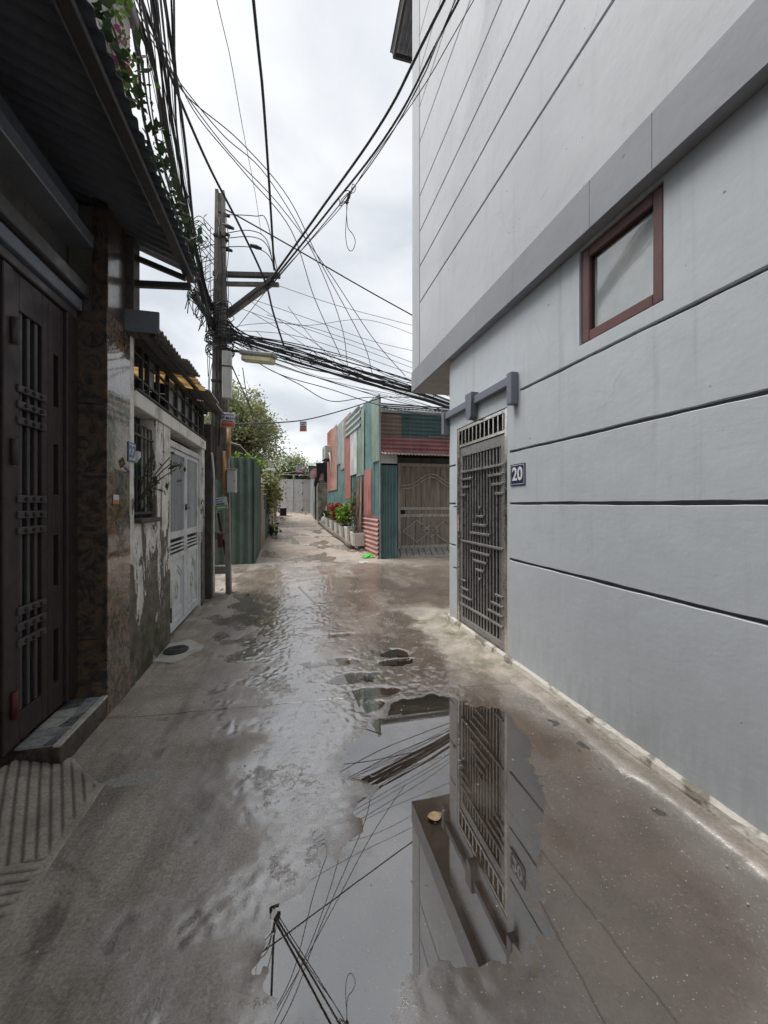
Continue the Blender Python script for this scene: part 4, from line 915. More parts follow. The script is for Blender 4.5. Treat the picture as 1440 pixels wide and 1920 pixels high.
lpts = [at(u, v, 5.35) for u, v in ((652, 362), (650, 400), (648, 440), (652, 465), (660, 470), (666, 455), (662, 440), (652, 425), (650, 390), (653, 365))]
MB().tube(crom(lpts, 6), .005, 5).build('hanging_loop', BLACK, cl, True)
for kk in ([(652, 362), (640, 375), (636, 385), (642, 384), (655, 372), (660, 350), (662, 345), (667, 350), (664, 360), (654, 364)], [(655, 380), (645, 378), (640, 382), (636, 372), (645, 360), (655, 358), (656, 372)]):
    MB().tube(crom([at(u, v, 5.33 + .02 * random.random()) for u, v in kk], 5), .005, 5).build('knot_loop', BLACK, cl, True)
MB().tube([at(650, 382, 5.35), at(656, 360, 5.35)], .018, 6).build('tape_wrap', BLACK, cl)
cable(OC, 'thick black cable dropping almost straight down to the crossarm from overhead', [(514, 505, 6.3), (508, 400, 5.6), (494, 190, 4.5), (474, -10, 3.7)], .017, end=4)
cable(OC, 'thin grey wire near the picture top between the bundles and the near-vertical cable', [(490, 440, 8.5), (478, 360, 7.0), (455, 240, 5.6), (432, 110, 4.7), (404, -10, 4.0)], .005, GREYCAB, end=4)
cable(OC, 'heavy black cable sweeping from upper corner past the pole to the crossarm brace and bundle', [(532, 648, 6.6), (512, 585, 6.4), (496, 525, 6.25), (450, 425, 5.7), (395, 318, 5.0), (345, 205, 4.4), (300, 90, 3.9), (262, -10, 3.5)], .016, start=0, end=4)
cable(OC, 'straight cable from pole top down behind the pale house corner', [(412, 388, 6.4), (440, 402, 6.5), (560, 470, 6.9), (690, 545, 7.4), (800, 606, 7.9)], .012, end=3)
ORD = ['first', 'second', 'third', 'fourth', 'fifth', 'sixth', 'seventh', 'eighth']
FAN = [[(345, 165, 4.6), (420, 255, 5.0), (500, 330, 5.6), (590, 480, 6.4), (640, 610, 7.0), (652, 690, 7.4)], [(350, 180, 4.6), (450, 265, 5.2), (540, 370, 5.8), (600, 490, 6.4), (680, 640, 7.2), (698, 700, 7.5)],
       [(340, 165, 4.5), (430, 285, 5.1), (520, 380, 5.7), (610, 500, 6.4), (700, 635, 7.1), (760, 705, 7.6)], [(365, 210, 4.7), (455, 320, 5.2), (545, 430, 5.8), (590, 560, 6.4), (640, 670, 7.0)]]
for k, p in enumerate(FAN):
    cable('crossing_wire', f'thin wire crossing the sky down to the sagging bundle, {ORD[(1, 2, 3, 0)[k]]} of four by landing point', [(250 + 8 * k, 20, 3.6), (300 + 5 * k, 100, 4.1)] + p, .0065, BLACK if k % 2 else GREYCAB, 'thin wires fanning down to the bundle', start=3)
THIN = [[(470, 560, 6.5), (600, 605, 7.2), (700, 640, 7.8), (820, 668, 8.5)], [(520, 535, 6.5), (640, 575, 7.2), (800, 617, 8.2)], [(500, 590, 6.5), (640, 640, 7.4), (800, 700, 8.4)], [(440, 575, 6.5), (560, 610, 7.0), (690, 600, 7.8), (810, 640, 8.4)],
        [(470, 585, 6.5), (560, 640, 7.1), (640, 695, 7.6)], [(480, 620, 6.5), (540, 680, 7.0), (620, 710, 7.5), (720, 705, 8.2), (820, 715, 8.8)], [(470, 565, 6.5), (600, 650, 7.2), (690, 715, 7.8)],
        [(540, 575, 6.6), (590, 640, 7.0), (650, 700, 7.4)]]
for k, p in enumerate(THIN):
    cable('service_wire', 'hair-thin wire right of the pole, ' + ['meeting the pale house below the straight cable', 'topmost of those reaching the pale house', 'second lowest reaching the pale house', 'dipping in a shallow wave', 'short, ending on the bundle left of centre', 'lowest reaching the pale house', 'ending on the bundle right of centre', 'steepest, dropping onto the bundle'][k], p, .0045, GREYCAB, 'hair-thin wires right of the pole', end=2 if p[-1][0] > 780 else 0)
# left hank of cables: pole -> over the awning
LH = thing('cable_bundle', 'dense hank of black cables climbing from the pole over the dark awning', 'cable bundle', at(392, 600, 6.3))
random.seed(11)
for k in range(26):
    u0 = 236 + k * 3.6 + random.uniform(-5, 5); v0 = -15; sag = random.uniform(-8, 26); Zt = 3.3 + random.uniform(-.1, .35)
    um = (u0 + 398) / 2 - 12 - sag; th = .017 if k % 6 == 2 else random.choice((.0045, .006, .008, .010))
    pts_ = [(396 + random.uniform(-8, 10), 600 + random.uniform(-25, 35), 6.25), (372 + random.uniform(-10, 6) - sag * .3, 490 + random.uniform(-15, 15), 5.6), (um, 270, 4.55), ((u0 + um) / 2 - 2, 110, 3.85), (u0, v0, Zt)]
    P = [at(*p) for p in pts_]; P.append(ext(P[-1], P[-2], 4)); MB().tube(crom(P, 7), th, 5).build('strand', BLACK if k % 3 else GREYCAB, LH, True)
for k in range(5):
    pts_ = [(398, 585, 6.2), (350 + k * 2, 420, 5.2), (318 + k * 1.5, 300, 4.6), (300 + k * 1, 190, 4.1), (278 - k * 2, 80, 3.7), (240 - 5 * k, -15, 3.4)]
    P = [at(*p) for p in pts_]; P.append(ext(P[-1], P[-2], 4)); MB().tube(crom(P, 7), .009, 6).build('strand', BLACK, LH, True)
for k in range(7):
    pts_ = [(400 + k, 430 + 12 * k, 6.3), (372 - 2 * k, 405 + 8 * k, 5.9), (355 - 3 * k, 440 + 10 * k, 5.5), (372 + 2 * k, 520 + 8 * k, 6.0), (398, 590 + 5 * k, 6.3)]
    MB().tube(crom([at(*p) for p in pts_], 6), .006, 5).build('slack_loop', BLACK, LH, True)
for k in range(16):
    u = random.uniform(352, 396); v = 548 + (u - 362) * 1.4 + random.uniform(-6, 6); l = random.uniform(15, 50)
    Zl = 5.0 + (u - 362) * .029; pts_ = [(u, v, Zl), (u - random.uniform(0, 10), v + l * .5, Zl), (u - random.uniform(-6, 14), v + l, Zl)]
    MB().tube(crom([at(*p) for p in pts_], 4), .006, 5).build('loose_end', BLACK, LH, True)
for k in range(15):
    pts_ = [(362 + random.uniform(-6, 6), 548 + random.uniform(-8, 10), 5.0), (385, 585 + random.uniform(-10, 10), 5.8), (405, 610 + random.uniform(-10, 20), 6.25)]
    MB().tube(crom([at(*p) for p in pts_], 5), .010, 6).build('strand', BLACK, LH, True)
for k in range(24):
    zc = 4.15 + random.uniform(-.25, .45); rr_ = .17 + random.uniform(0, .07); a0_ = random.uniform(0, 6); tl = random.uniform(-.12, .12)
    MB().tube([(PX + rr_ * math.cos(a0_ + a), PYY + .85 * rr_ * math.sin(a0_ + a), zc + tl * math.sin(a) + .02 * a) for a in np.linspace(0, random.uniform(4, 9), 26)], .007, 5).build('wound_strand', BLACK, LH, True)
for k in range(11):
    x_ = PX + random.uniform(-.16, .16); z1_ = random.uniform(4.6, 6.4); z0_ = random.uniform(2.3, 3.6)
    MB().tube(crom([(x_ + random.uniform(-.05, .05), PYY - .10, z) for z in np.linspace(z0_, z1_, 6)], 4), .006, 5).build('riser_strand', BLACK if k % 2 else GREYCAB, LH, True)
for k in range(16):
    u1 = random.uniform(372, 396); v1 = random.uniform(400, 560); dr = random.uniform(20, 60)
    pts_ = [(u1, v1, 6.1), (u1 - random.uniform(5, 30), v1 + dr * .3, 5.9), (u1 - random.uniform(-5, 25), v1 + dr, 5.9), (u1 + random.uniform(5, 25), v1 + dr * .8, 6.2)]
    MB().tube(crom([at(*p) for p in pts_], 5), random.choice((.005, .007)), 5).build('slack_loop', BLACK if k % 3 else GREYCAB, LH, True)
# main sagging bundle: pole -> lane behind house 20
MBU = thing('cable_bundle', 'thick sagging bundle of black cables from the pole into the side lane', 'cable bundle', at(415, 620, 6.3))
for k in range(34):
    tight = k < 20; d = random.gauss(0, 10 if tight else 24); e_ = random.gauss(0, 4)
    pts_ = [(405 + random.uniform(-10, 15), 610 + random.uniform(-25, 30), 6.3), (470, 642 + d * .6 + e_, 6.5), (560, 667 + d + e_, 6.9), (660, 697 + d + random.gauss(0, 3), 7.4), (740, 722 + d * .9 + random.gauss(0, 2), 7.9), (800, 740 + d * .8, 8.3), (850, 758 + d * .7, 8.7)]
    P = [at(*p) for p in pts_]; P.append(ext(P[-1], P[-2], 2.5))
    MB().tube(crom(P, 7), random.choice((.006, .007, .009, .012)) if tight else .005, 5).build('strand', BLACK if tight or k % 2 else GREYCAB, MBU, True)
for k in range(26):
    u = random.uniform(470, 790); v = 640 + (u - 470) * .305; Z = 6.5 + (u - 470) * .0056
    pts_ = [(u, v, Z), (u + random.uniform(5, 20), v + random.uniform(-14, 20), Z), (u + random.uniform(20, 50), v + 10 + random.uniform(-4, 8), Z + .2)]
    MB().tube(crom([at(*p) for p in pts_], 4), .006, 5).build('loose_end', BLACK, MBU, True)
LOW = [[(440, 650, 6.3), (520, 700, 6.8), (620, 730, 7.3), (720, 762, 7.9), (850, 790, 8.6)], [(440, 655, 6.3), (540, 690, 6.8), (660, 728, 7.4), (740, 752, 7.9), (850, 775, 8.6)], [(500, 690, 6.5), (560, 720, 6.9), (620, 752, 7.2), (690, 745, 7.7), (780, 745, 8.2)]]
for k, p in enumerate(LOW): cable('service_wire', ['lowest slack wire hanging below the sagging bundle toward the tin shack', 'middle slack wire hanging just below the sagging bundle', 'short slack wire looping below the bundle near the shack corner'][k], p, .0075, BLACK, 'slack wires under the bundle')
cable('service_wire', 'slack wire dropping from pole past the tree toward the far alley', [(420, 650, 6.3), (450, 720, 7.5), (490, 800, 10), (535, 850, 14), (560, 872, 18)], .012, BLACK)
cable('service_wire', 'second wire dropping past the tree crown from the lamp', [(455, 690, 6.4), (463, 740, 7.2), (480, 800, 9.0), (510, 845, 12)], .008, BLACK)
cable('guy_line', 'dark line from the pole to the shack corner carrying a paper advert', [(425, 795, 6.2), (480, 794, 7.2), (567, 788, 8.9), (640, 770, 9.3), (716, 745, 9.35)], .013, BLACK)
for k, (u, v, du) in enumerate(((440, 438, 60), (440, 447, 70), (440, 463, 52), (440, 402, 90))):
    cable('jumper_wire', ['upper-middle', 'lower-middle', 'lowest', 'topmost'][k] + ' curved jumper wire arching from pole clamp to crossarm end', [(420, v, 6.3), (450 + du * .3, v - 6 + 3 * k, 6.3), (500, v + 12, 6.3), (514 + 2 * k, 508, 6.3)], .007, BLACK, 'jumper wires on the crossarm')

# ================================================================== LEFT SIDE BEYOND THE POLE
def leaves(name, mat, parent, centers, n, size, spread, flat=.5, seed=0, long=1.7):
    rg = np.random.default_rng(seed); C = np.array(centers, float); k = rg.integers(0, len(C), n)
    pos = C[k, :3] + rg.normal(0, 1, (n, 3)) * (C[k, 3:4] if C.shape[1] > 3 else spread)
    d = rg.normal(0, 1, (n, 3)); d[:, 2] *= flat; d /= np.linalg.norm(d, axis=1, keepdims=True) + 1e-9
    s = rg.normal(0, 1, (n, 3)); s -= d * (s * d).sum(1, keepdims=True); s /= np.linalg.norm(s, axis=1, keepdims=True) + 1e-9
    L_ = size * rg.uniform(.45, 1.55, (n, 1)); W_ = L_ / long / 2
    v = np.stack([pos - d * L_ / 2, pos + s * W_, pos + d * L_ / 2, pos - s * W_], 1).reshape(-1, 3) - np.array(wloc(parent) if parent else (0, 0, 0))
    f = np.arange(n * 4).reshape(n, 4); me = bpy.data.meshes.new(name); me.from_pydata(v.tolist(), [], f.tolist()); me.materials.append(mat)
    o = bpy.data.objects.new(name, me); COL.objects.link(o); o.parent = parent; return o
def tree(label, base, h, rx, rz, n, size, mat, seed, name='leafy_tree', group=None, clumps=60):
    rg = random.Random(seed); b = Vector(base); th = thing(name, label, 'tree', b, group)
    top = b + Vector((0, 0, h)); cz = b.z + h - rz; m = MB()
    m.tube(crom([b - Vector((0, 0, .2)), b + Vector((.05, .02, h * .3)), b + Vector((-.08, 0, h * .55)), b + Vector((.03, .05, h * .8))], 4), [.16 - .12 * i / 12 for i in range(13)], 8)
    cs = []
    for k in range(clumps):
        while True:
            p = Vector((rg.uniform(-1, 1), rg.uniform(-1, 1), rg.uniform(-1, 1)))
            if .25 < p.length < 1: break
        c_ = Vector((b.x + p.x * rx * (1 - .25 * max(0, p.z)), b.y + p.y * rx, cz + p.z * rz)); cs.append((*c_, rg.uniform(.16, .36) * rx / 1.9))
        st = b + Vector((0, 0, h * rg.uniform(.3, .65))); mid_ = (st + c_) / 2 + Vector((0, 0, .12)); m.tube(crom([st, mid_, c_], 3), [.04, .035, .03, .024, .018, .012, .006], 5)
    m.build('trunk', BARK, th); leaves('crown', mat, th, cs, n, size, .3, .6, seed); return th
gf = thing('corrugated_fence', 'tall dark green corrugated metal fence panel beyond the power pole', 'fence', (-1.0, 9.1, g(9.1)))
fb = g(9.1) - .04
def up(z, Y): return g(Y) + z
MB().corr((-1.95, 9.12, fb), (1, 0, 0), (0, 0, 1), (0, -1, 0), 1.14, 2.42, .17, .028, 8, trap=False).build('fence_sheet', GREEN_F, gf)
MB().corr((-.80, 9.10, fb + .03), (0, 1, 0), (0, 0, 1), (1, 0, 0), 1.0, 2.36, .17, .022, 8).build('fence_sheet', GREEN_F, gf)
MB().corr((-.81, 10.05, fb + .08), (0, 1, 0), (0, 0, 1), (1, 0, 0), .95, 2.30, .17, .022, 8).build('fence_sheet', GREEN_F, gf)
for (x, y) in ((-.86, 9.2), (-.87, 10.9)): MB().box(x - .03, x + .03, y - .03, y + .03, fb, fb + 2.35).build('fence_post', IRON, gf)
bf = thing('board_fence', 'weathered brown board leaning along the alley behind the green fence', 'fence', (-.75, 11.5, g(11.5)))
for k in range(5):
    y = 11.02 + k * .30; MB().box(-.80 + .01 * (k % 2), -.775 + .01 * (k % 2), y, y + .28, g(y) - .05, g(y) + 1.75 - .22 * k + random.uniform(-.1, .1), .004).build('plank', WOODG, bf)
sb = thing('corrugated_fence', 'low dark corrugated fence half hidden by a bush further up the alley', 'fence', (-.77, 13.5, g(13.5)))
MB().corr((-.79, 12.5, g(12.5) - .05), (0, 1, .05), (0, 0, 1), (1, 0, 0), 2.6, 1.5, .15, .02, 6).build('fence_sheet', TEAL_D, sb)
# white ornamental gate pillar
wp = thing('gate_pillar', 'white plastered gate pillar with rounded top along the alley', 'pillar', (-.95, 15.3, g(15.3)))
zb0 = g(15.3)
MB().box(-1.08, -.62, 15.1, 15.5, zb0 - .1, zb0 + 2.25, .02).build('shaft', BEAM, wp)
MB().box(-1.14, -.56, 15.04, 15.56, zb0 + 2.25, zb0 + 2.36, .015).build('cap', BEAM, wp)
MB().prism([(-1.06 + .44 * (1 - math.cos(a)) / 2, zb0 + 2.36 + .36 * math.sin(a)) for a in np.linspace(0, math.pi, 14)], 15.12, 15.48, 'y').build('arched_top', WHITE_UP, wp)
wp2 = thing('gate_pillar', 'slim white post standing behind the rounded gate pillar', 'pillar', (-.78, 16.3, g(16.3)))
MB().box(-.86, -.74, 16.2, 16.32, g(16.3) - .1, g(16.3) + 2.5, .01).build('shaft', BEAM, wp2)
# pink brick wall
bw = thing('brick_wall', 'low pink brick wall along the far left of the alley', 'wall', (-.8, 19, g(19)))
MB().box(-.95, -.785, 16.8, 22.5, g(16.8) - .1, g(19) + 1.25).build('core', M('mortar', (.30, .26, .23), .9), bw)
BRm = MB().box(-.006, .03, 0, .28, 0, .085, .006).build('brick', BRICKM)
k = 0
for r_ in range(14):
    for cidx in range(19):
        y = 16.85 + cidx * .30 + (r_ % 2) * .15; z = g(16.85) + r_ * .11 - .02
        if y > 22.2 or z < g(y) - .08 or k >= 250: continue
        if k == 0: o = BRm
        else: o = BRm.copy(); COL.objects.link(o)
        o.parent = bw; o.location = Vector((-.785, y, z)) - bw.location; k += 1
# shrubs
def shrub(label, base, cs, n, size, mat, seed, name='shrub', stem=True, group=None):
    th = thing(name, label, 'shrub', base, group); b = Vector(base)
    if stem:
        m = MB()
        for c_ in cs: m.tube(crom([b, (b + Vector(c_[:3])) / 2 + Vector((0, 0, .05)), Vector(c_[:3])], 3), .012, 5)
        m.build('stem', BARK, th)
    leaves('foliage', mat, th, cs, n, size, .2, .7, seed); return th
b_ = on_y(500, 900, 13.3)
shrub('light green bush spilling over the low fence before the white pillar', (-.95, 13.3, g(13.3)), [(-.72 + .12 * random.random(), 12.9 + random.random(), z, .17) for z in np.linspace(1.4, 2.35, 7)] + [(-.6, 13.2, 1.9, .16)], 900, .11, LEAF4, 3)
shrub('small weed tuft at the foot of the far fence', (-.68, 14.2, g(14.2)), [(-.62, 14.2, g(14.2) + .25, .12), (-.58, 14.0, g(14.2) + .12, .1)], 160, .10, LEAF3, 4)
shrub('bright green creeper peeking over the green corrugated fence', (-1.6, 9.6, g(9.4)), [(-1.9 + .13 * k, 9.4 + .1 * (k % 3), 2.50 + .05 * (k % 2), .06) for k in range(9)] + [(-.75, 10.6, 2.55, .08), (-.72, 10.9, 2.5, .08)], 520, .09, LEAF2, 5)
tree('leafy olive-green tree rising behind the green fence', (-2.1, 18.0, g(18)), 6.2, 1.7, 2.5, 24000, .115, LEAF1, 21, clumps=170)
tree('darker tree standing lower behind the far gate', (-.2, 28.0, g(28)), 3.9, 2.0, 1.5, 6000, .15, LEAF1, 22, clumps=60)
tree('dark tree mass beyond the far gate near the tarpaulin', (2.6, 31.0, g(31)), 3.4, 2.0, 1.4, 5000, .15, LEAF3, 23, clumps=50)
tree('background tree peeking over the yards behind the peeling house', (-5.2, 17.0, g(17)), 4.9, 1.8, 1.8, 5000, .14, LEAF1, 24, clumps=50)
# low shed roof behind the pole
sr = thing('lean_to_shed', 'dark lean-to shed roof behind the pole and green fence', 'shed', (-3, 11, 0))
MB().box(-4.5, -1.45, 10.6, 13.5, 0, 2.9).build('wall', CONC_D, sr); MB().corr((-1.25, 10.4, 3.0), (0, 1, 0), (-1, 0, .25), (.25, 0, 1), 3.2, 3.2, .1, .015, 5).build('roof_sheet', ROOFD, sr)

# ================================================================== FAR END
GYf = 25.0; gzf = g(GYf); X0, X1 = on_y(520, 900, GYf).x, on_y(583, 900, GYf).x; GT = on_y(550, 899, GYf).z
fg = thing('sheet_metal_gate', 'pale grey double sheet-metal gate closing the far end of the alley', 'gate', ((X0 + X1) / 2, GYf, gzf))
xm = on_y(550, 900, GYf).x
for (a, b) in ((X0, xm - .012), (xm + .012, X1)):
    m = MB(); sw = .07
    for x in (a, b - sw): m.box(x, x + sw, GYf - .03, GYf + .03, gzf + .04, GT, .006)
    for z in (gzf + .04, gzf + .75, GT - .07): m.box(a + sw, b - sw, GYf - .029, GYf + .02, z, z + .07, .006)
    lf = m.build('gate_leaf', GMETAL, fg); xm2 = (a + b) / 2
    MB().box(xm2 - .045, xm2 + .045, GYf - .028, GYf + .02, gzf + .11, GT - .07, .006).build('mid_stile', GMETAL, lf)
    for (z0, z1) in ((gzf + .11, gzf + .75), (gzf + .82, GT - .07)):
        for (x0, x1) in ((a + sw, xm2 - .045), (xm2 + .045, b - sw)): MB().box(x0, x1, GYf - .005, GYf + .01, z0, z1).build('panel', GMETAL, lf)
    for z in (gzf + .12, gzf + 1.15, GT - .25): MB().box(xm2 - .03, xm2 + .03, GYf - .045, GYf - .031, z, z + .1, .006).build('lock_plate', IRON, lf)
MB().box(xm - .02, xm + .02, GYf - .02, GYf + .02, GT, GT + .32).build('gate_finial', PIPEW, fg)
MB().box(X0 - .1, X1 + .1, GYf - .02, GYf + .02, GT + .28, GT + .31).build('top_rail', PIPEW, fg)
hedge_b = thing('dark_hedge', 'dark hedge band just behind the far gate', 'hedge', (0, 26.6, g(26.6)))
leaves('foliage', LEAF3, hedge_b, [(x, 26.6 + .3 * random.random(), z, .22) for x in np.linspace(-2.5, 3.5, 16) for z in (2.4, 3.1, 3.7)], 5000, .16, .3, .7, 8)
MB().box(-2.8, 3.8, 26.9, 27.0, 0, 2.9).build('backing_wall', CONC_D, hedge_b)
bin_ = on_g(531, 966); bn = thing('plastic_tub', 'dark plastic tub on the ground before the far gate', 'tub', (bin_.x, bin_.y, g(bin_.y)))
m = MB(); z0 = g(bin_.y); bx_, by_ = bin_.x, bin_.y - .3
m.prism([(bx_ + .19 * math.cos(a), by_ + .19 * math.sin(a)) for a in np.linspace(0, 2 * math.pi, 17)[:-1]], z0, z0 + .40); m.build('tub_body', FABK, bn)
MB().tube([(bx_ + .2 * math.cos(a), by_ + .2 * math.sin(a), z0 + .40) for a in np.linspace(0, 2 * math.pi, 17)], .018, 6).build('rim', IRON, bn)
# right side far: grey metal doors, mossy wall, tarpaulin, laundry
gd = thing('grey_metal_shed', 'narrow grey metal-fronted shed beside the far gate', 'shed', (1.3, 22, g(22)))
Xf = 1.22
for k in range(5):
    y = 19.9 + k * .9; MB().corr((Xf - .01 * (k % 2), y, g(y) - .05), (0, 1, .05), (0, 0, 1), (-1, 0, 0), .88, 2.35, .22, .02, 6, trap=True).build('wall_sheet', GREY_S, gd)
MB().box(Xf + .05, 3.5, 19.9, 24.6, g(20) - .1, g(22) + 2.4).build('shed_body', CONC, gd)
MB().box(Xf - .04, Xf - .022, 20.5, 20.6, g(20.5) + .2, g(20.5) + .9).build('door_slot', DARK, gd)
mw = thing('mossy_wall', 'short mossy concrete wall between grey shed and tin shack', 'wall', (1.5, 18.5, g(18.5)))
t = NT('mossy_render'); c = t.mix(t.ramp(t.noise(3, 6, .6), .38, .62), (.30, .28, .25), (.12, .125, .075)); MOSSW = t.done(t.bsdf(col=c, rough=.9, nrm=t.bump(t.noise(30, 4), .5, .01)))
MB().box(1.27, 1.75, 18.7, 19.85, g(18) - .1, 2.5, .015).build('wall', MOSSW, mw)
tp = thing('tarpaulin', 'sagging grey-green tarpaulin roof above the laundry', 'tarpaulin', (1.6, 19, 3.3))
xs = np.linspace(.85, 2.6, 16); yt = np.linspace(19.0, 20.8, 22); v = []
for y in yt:
    for x in xs: v.append((x, y, 3.32 + (x - .75) * .28 - .12 * math.sin((y - 19.0) * 3) ** 2 + .05 * float(fbm(np.array(x * 3), np.array(y * 2), 3, 4)) * 3 - .22 * math.exp(-(x - .75) * 3)))
f = [(j * 16 + i, j * 16 + i + 1, (j + 1) * 16 + i + 1, (j + 1) * 16 + i) for j in range(21) for i in range(15)]
MB().add(v, f).build('cloth', TARP, tp, True, fix=False)
for y in (19.1, 20.7): MB().tube([(1.36, y, g(y)), (1.36, y, 3.42)], .025, 6).build('tarp_pole', IRON, tp)
gr_ = thing('tin_roof', 'green tin roof edge rising behind the tarpaulin', 'roof', (2.4, 23, 3.8))
MB().corr((1.0, 22.8, 3.75), (1, 0, 0), (0, 1, .18), (0, -.18, 1), 2.6, 2.0, .12, .02, 5).build('roof_sheet', SAGE, gr_); MB().box(1.05, 3.5, 22.9, 24.5, 3.2, 3.74).build('gable', CONC_D, gr_)
def cloth(name, label, poly, y, mat, th=.03):
    P = [tuple(on_y(u, v, y)) for u, v in poly]; n = len(P)
    m = MB(); v = [(p[0], p[1] - th / 2 + .01 * math.sin(i * 2.1), p[2]) for i, p in enumerate(P)] + [(p[0], p[1] + th / 2, p[2]) for p in P]
    m.add(v, [tuple(range(n)), tuple(range(2 * n - 1, n - 1, -1))] + [(i, n + i, n + (i + 1) % n, (i + 1) % n) for i in range(n)])
    o = m.build(name, mat); tag(o, label, 'laundry'); return o
cloth('trousers', 'black trousers hanging from the line under the tarpaulin', [(592, 868), (613, 868), (615, 890), (613, 905), (609, 904), (606, 886), (601, 888), (597, 903), (593, 912), (589, 912), (589, 904), (594, 896), (594, 880)], 18.5, FABK)
cloth('hung_shirt', 'pale pink shirt hanging behind the black trousers', [(583, 882), (590, 878), (600, 880), (608, 884), (606, 899), (598, 901), (594, 893), (586, 899), (580, 894)], 18.62, FPINK)
cable('laundry_line', 'sagging line holding laundry across the far alley', [(500, 885, 18.5), (545, 886, 18.6), (590, 868, 18.7), (620, 862, 18.8)], .012, FOAM, cat='line')

# ================================================================== TIN SHACK
shk = thing('tin_shack', 'patchwork shack of teal, red and white corrugated sheets beside the alley', 'shack', (3, 12, g(10)))
S0 = Vector((2.13, 9.16, 0)); S1 = Vector((1.61, 17.17, 0)); SD = (S1 - S0).normalized(); SN = Vector((-SD.y, SD.x, 0)); SN = SN if SN.x < 0 else -SN
def swall(u):                                     # pixel column -> distance along the shack's alley wall, and depth
    a, b = kx(u); s = (S0.y * a - S0.x * b) / (SD.x * b - SD.y * a); return s, (S0.y + SD.y * s) / b
def panel(u0, u1, v0, v1, mat, off=0.0, name='wall_sheet', pitch=.14, horiz=False, v1b=None, amp=.014):
    s0, Z0 = swall(u1); s1, Z1 = swall(u0); s0, s1 = min(s0, s1), max(s0, s1)
    Zm = swall((u0 + u1) / 2)[1]; zt = CH + (HZ - v0) / FPX * Zm
    P0 = S0 + SD * s0; zb_ = CH + (HZ - v1) / FPX * Zm if v1 is not None else g((P0.y + (S0 + SD * s1).y) / 2) - .06
    if not horiz: MB().corr(P0 + SN * off + Vector((0, 0, zb_)), SD, (0, 0, 1), SN, s1 - s0, zt - zb_, pitch, amp, 6, nv=6, jit=.0022).build(name, mat, shk)
    else: MB().corr(P0 + SN * off + Vector((0, 0, zb_)), (0, 0, 1), SD, SN, zt - zb_, s1 - s0, pitch, amp, 6, nv=4, jit=.0022).build(name, mat, shk)
# base layer
panel(614, 636, 808, None, TEAL); panel(634, 652, 790, None, TEAL, .01); panel(650, 664, 778, None, TEAL); panel(663, 676, 770, None, TEAL_D, .01); panel(674, 688, 760, None, TEAL, .0); panel(686, 702, 752, None, TEAL, .012); panel(700, 713, 745, None, TEAL, .002)
# overlays
panel(615, 624, 808, 921, REDS, .035); panel(623, 634, 801, 919, SALM, .045); panel(633.5, 642, 795, 870, PALE, .035); panel(641, 650, 787, 880, WOODG, .045, 'wall_board', amp=.004); panel(643.5, 648, 790, 878, PALE, .055, amp=.004)
panel(649, 660, 778, 936, REDS, .04); panel(652, 680, 773, 811, PALE, .07, horiz=True, pitch=.19, amp=.025); panel(660, 673, 810, 890, WHITES, .06, 'wall_board', amp=.003); panel(672, 686, 770, 892, SAGE, .05); panel(700, 713.2, 745, 866, SAGE, .035)
panel(685, 699, 880, 975, REDS, .035); panel(682, 713, 966, None, PINKS, .05, horiz=True, pitch=.115, amp=.02); panel(642, 684, 966, None, PALE, .03, horiz=True, pitch=.13, amp=.015)
MB().box(2.35, 6.5, 10.35, 17.0, 0, 3.3).build('shack_body', DARK, shk)
# corner strip and front
MB().corr((2.13, 9.155, g(9) - .05), (1, 0, 0), (0, 0, 1), (0, -1, 0), .43, 2.35, .075, .012, 6).build('corner_sheet', TEAL_D, shk)
MB().box(2.105, 2.135, 9.12, 9.15, g(9) - .05, 4.12).build('corner_angle', GREY_S, shk)
MB().box(2.135, 2.56, 9.16, 9.19, 2.50, 2.72).build('corner_board', WHITES, shk)
zf0, zf1 = 2.78, 3.80
MB().corr((2.14, 9.22, zf0), (0, 0, 1), (1, 0, 0), (0, -1, 0), .40, 1.95, .10, .016, 6).build('front_sheet', CRIM, shk)
MB().corr((3.4, 9.235, zf0), (0, 0, 1), (1, 0, 0), (0, -1, 0), .46, 2.8, .10, .016, 6).build('front_sheet', BROWNS, shk)
MB().corr((2.14, 9.25, zf0 + .36), (0, 0, 1), (1, 0, 0), (0, -1, 0), .60, .8, .10, .016, 6).build('front_sheet', BROWNS, shk)
MB().corr((2.70, 9.24, zf0 + .37), (0, 0, 1), (1, 0, 0), (0, -1, 0), .62, 3.4, .10, .016, 6).build('front_sheet', TEAL_D, shk)
MB().corr((2.14, 8.95, 2.70), (1, 0, 0), (0, .5, .18), (0, -.3, 1), 3.6, .5, .085, .013, 6).build('canopy_sheet', BROWNS, shk)
MB().corr((2.12, 9.0, 3.80), (1, 0, 0), (0, 1, .12), (0, -.12, 1), 4.2, 3.2, .09, .014, 6).build('roof_sheet', CLEAR_SHEET, shk)
MB().box(2.14, 6.0, 9.02, 9.06, 3.72, 3.78).build('roof_fascia', GREY_S, shk)
MB().corr((2.12, 9.6, 3.98), (1, 0, 0), (0, 1, .10), (0, -.1, 1), 4.2, 2.5, .12, .016, 6).build('roof_sheet', GREY_S, shk)
for k in range(4): MB().bar((2.2, 9.4 + .35 * k, 4.02 + .045 * k), (6.0, 9.35 + .35 * k, 3.98 + .045 * k), .03, .03).build('roof_batten', IRON, shk)
MB().box(2.56, 6.0, 10.02, 10.2, 2.62, 2.76, .006).build('gate_lintel', CONC_D, shk)
